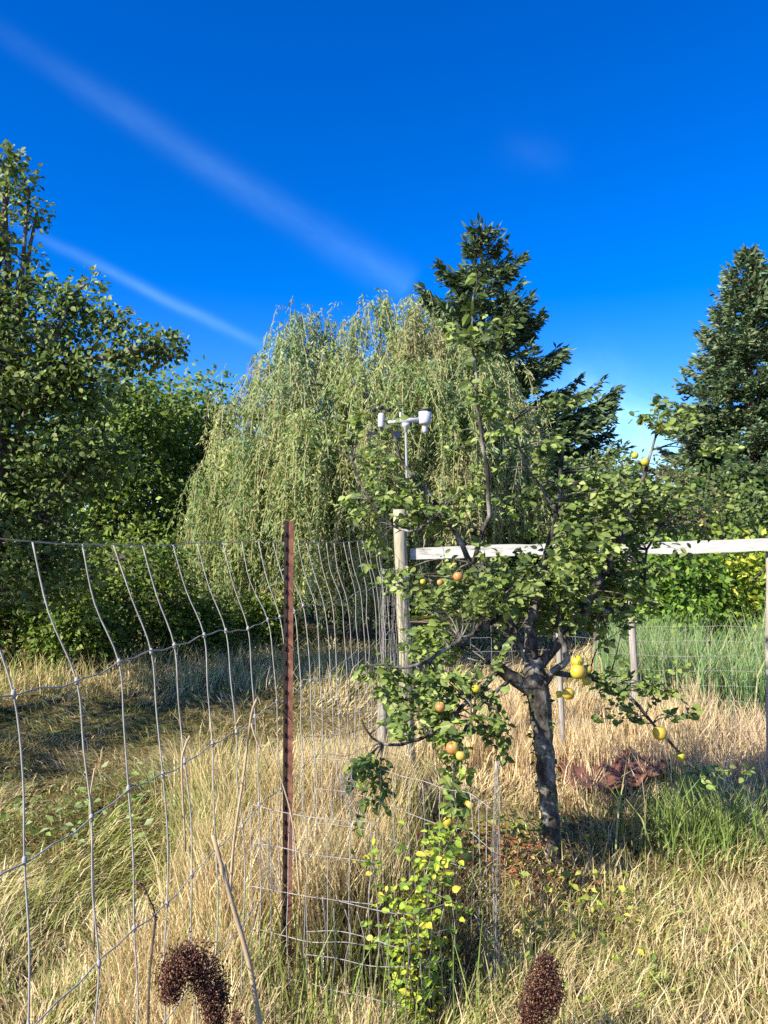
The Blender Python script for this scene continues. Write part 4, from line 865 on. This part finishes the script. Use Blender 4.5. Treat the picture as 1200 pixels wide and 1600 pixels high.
# ------------------------------------------------------------------ dark seed heads and dry stalks
SEED = [(.07, .026, .017), (.11, .04, .024), (.2, .095, .055), (.04, .016, .012), (.28, .16, .1)]
OCT = (np.array([(0, 0, 0), (.5, .5, 0), (.5, -.5, 0), (.5, 0, .5), (.5, 0, -.5), (1, 0, 0)]), np.array([(0, 3, 1), (0, 2, 3), (0, 4, 2), (0, 1, 4), (5, 1, 3), (5, 3, 2), (5, 2, 4), (5, 4, 1)]))
def seed_head(name, path_px, Y, rpx, n, label, stem_px=None, s=.0052):
    p = bez([P(x, y, Y + dy) for x, y, dy in path_px], 18); foot = P(*(stem_px or (path_px[-1][0], 1700)), Y)
    o = thing(name, (foot[0], Y, 0), label, 'seed head', 'dark dock seed heads in the foreground')
    mb = MB(); tube(mb, bez([np.array((foot[0], Y, -.02)), foot * (1, 1, 0) + (0, 0, p[-1][2] * .6), p[-1]], 8), .004, 5); tube(mb, p, .003, 4); mb.build('stem', M_twig, o)
    u = rng.uniform(0, 1, n); q = np.stack([np.interp(u, np.linspace(0, 1, len(p)), p[:, i_]) for i_ in range(3)], -1)
    R = rpx * Y / FOC * np.interp(u, [0, .15, .5, .85, 1], [.5, 1.05, 1.25, .85, .6])[:, None]; d = nrm(rnd(n)); lump_ = nrm(rnd(36))[rng.integers(0, 36, n)]; d = nrm(d + lump_ * 1.5); q = q + d * R * rng.uniform(.3, 1.08, (n, 1)) * (1 + .22 * np.sin(u * 31))[:, None]
    sm_ = MB(); L = s * rng.uniform(.5, 1.5, n); leaves(sm_, q, rnd(n), rnd(n), L, L * .55, OCT, palette(n, SEED, None, .25)); f = sm_.build('seeds', M_seed, o); f['kind'] = 'stuff'
seed_head('seed_head', [(270, 1558, 0), (270, 1525, 0), (283, 1500, 0), (303, 1498, 0), (320, 1520, .02), (332, 1548, .03), (338, 1570, .03), (338, 1605, .03)], 1.95, 26, 9000, 'bent arching dark brown seed head, largest one at the foot of the wire fence')
seed_head('seed_head', [(852, 1500, 0), (850, 1535, 0), (842, 1560, 0), (836, 1590, 0), (828, 1625, 0)], 2.2, 25, 8000, 'upright dark brown seed head in the right foreground below the apple trunk')
seed_head('seed_head', [(868, 1530, .0), (870, 1555, .0), (862, 1585, .0)], 2.18, 12, 700, 'short side spike of dark seeds next to the upright seed head', (858, 1700))
seed_head('seed_head', [(206, 1377, 0), (222, 1382, 0), (232, 1402, 0), (240, 1420, 0), (243, 1437, 0)], 2.3, 5, 150, 'thin hooked string of dark seeds above the arching seed head', (232, 1600), .005)
seed_head('seed_head', [(372, 1584, 0), (368, 1600, 0), (362, 1625, 0)], 2.15, 13, 360, 'small dark seed head poking up at the lower frame edge beside the pale stalk')
seed_head('seed_head', [(345, 1535, .04), (342, 1560, .04), (335, 1590, .04)], 1.97, 11, 420, 'blackish seed spike leaning on the arching seed head', (340, 1700))
def stalk(px, Y, r0, r1, label, forks=(), grp='bare dry stalks in the foreground'):
    p = bez([P(x, y, Y + dy) for x, y, dy in px], 14); foot = p[0] * (1, 1, 0)
    o = thing('dry_stalk', tuple(foot), label, 'stalk', grp); mb = MB()
    tube(mb, p, np.linspace(r0, r1, len(p)), 6, lump=.06)
    mb.build('stem', M_dryst, o, True)
    for f in forks:
        q = bez([P(x, y, Y + dy) for x, y, dy in f], 8); mb = MB(); tube(mb, q, np.linspace(r1 * 1.1, r1 * .5, len(q)), 5); mb.build('side_twig', M_dryst, o, True)
stalk([(418, 1660, 0), (404, 1590, 0), (388, 1500, 0), (362, 1410, 0), (333, 1305, 0)], 2.12, .0085, .006, 'thick pale broken stalk leaning beside the arching seed head', [[(362, 1410, 0), (356, 1380, 0), (352, 1350, 0)]])
stalk([(358, 1420, 0), (366, 1310, 0), (381, 1210, 0), (392, 1120, 0), (402, 1090, 0)], 2.35, .0048, .003, 'tall thin bent stalk between the wire fence and the rusty post', [[(392, 1130, 0), (402, 1160, 0), (420, 1200, 0)], [(381, 1210, 0), (383, 1235, 0), (376, 1240, 0)]])
stalk([(470, 1420, 0), (458, 1290, 0), (440, 1220, 0), (418, 1150, 0)], 2.75, .0035, .002, 'slender pale stalk crossing the rusty post')
stalk([(290, 1330, 0), (284, 1200, 0), (290, 1165, 0), (297, 1150, 0)], 1.98, .0025, .0035, 'short pale stalk tip caught in the wire fence')
stalk([(147, 1480, 0), (145, 1340, 0), (140, 1260, 0), (148, 1200, 0)], 1.9, .003, .002, 'thin straight stalk standing beside a fence wire in the left field')
stalk([(945, 1330, 0), (960, 1280, 0), (975, 1225, 0)], 3.9, .0028, .0012, 'pale straw leaning outward just right of the apple trunk foot')
stalk([(905, 1385, 0), (898, 1350, 0), (885, 1300, 0)], 3.5, .003, .0014, 'bleached straw leaning on the foot of the apple trunk')
stalk([(1000, 1320, 0), (1008, 1270, 0), (1003, 1215, 0)], 4.0, .0026, .0012, 'upright pale straw in front of the shade beyond the apple trunk')
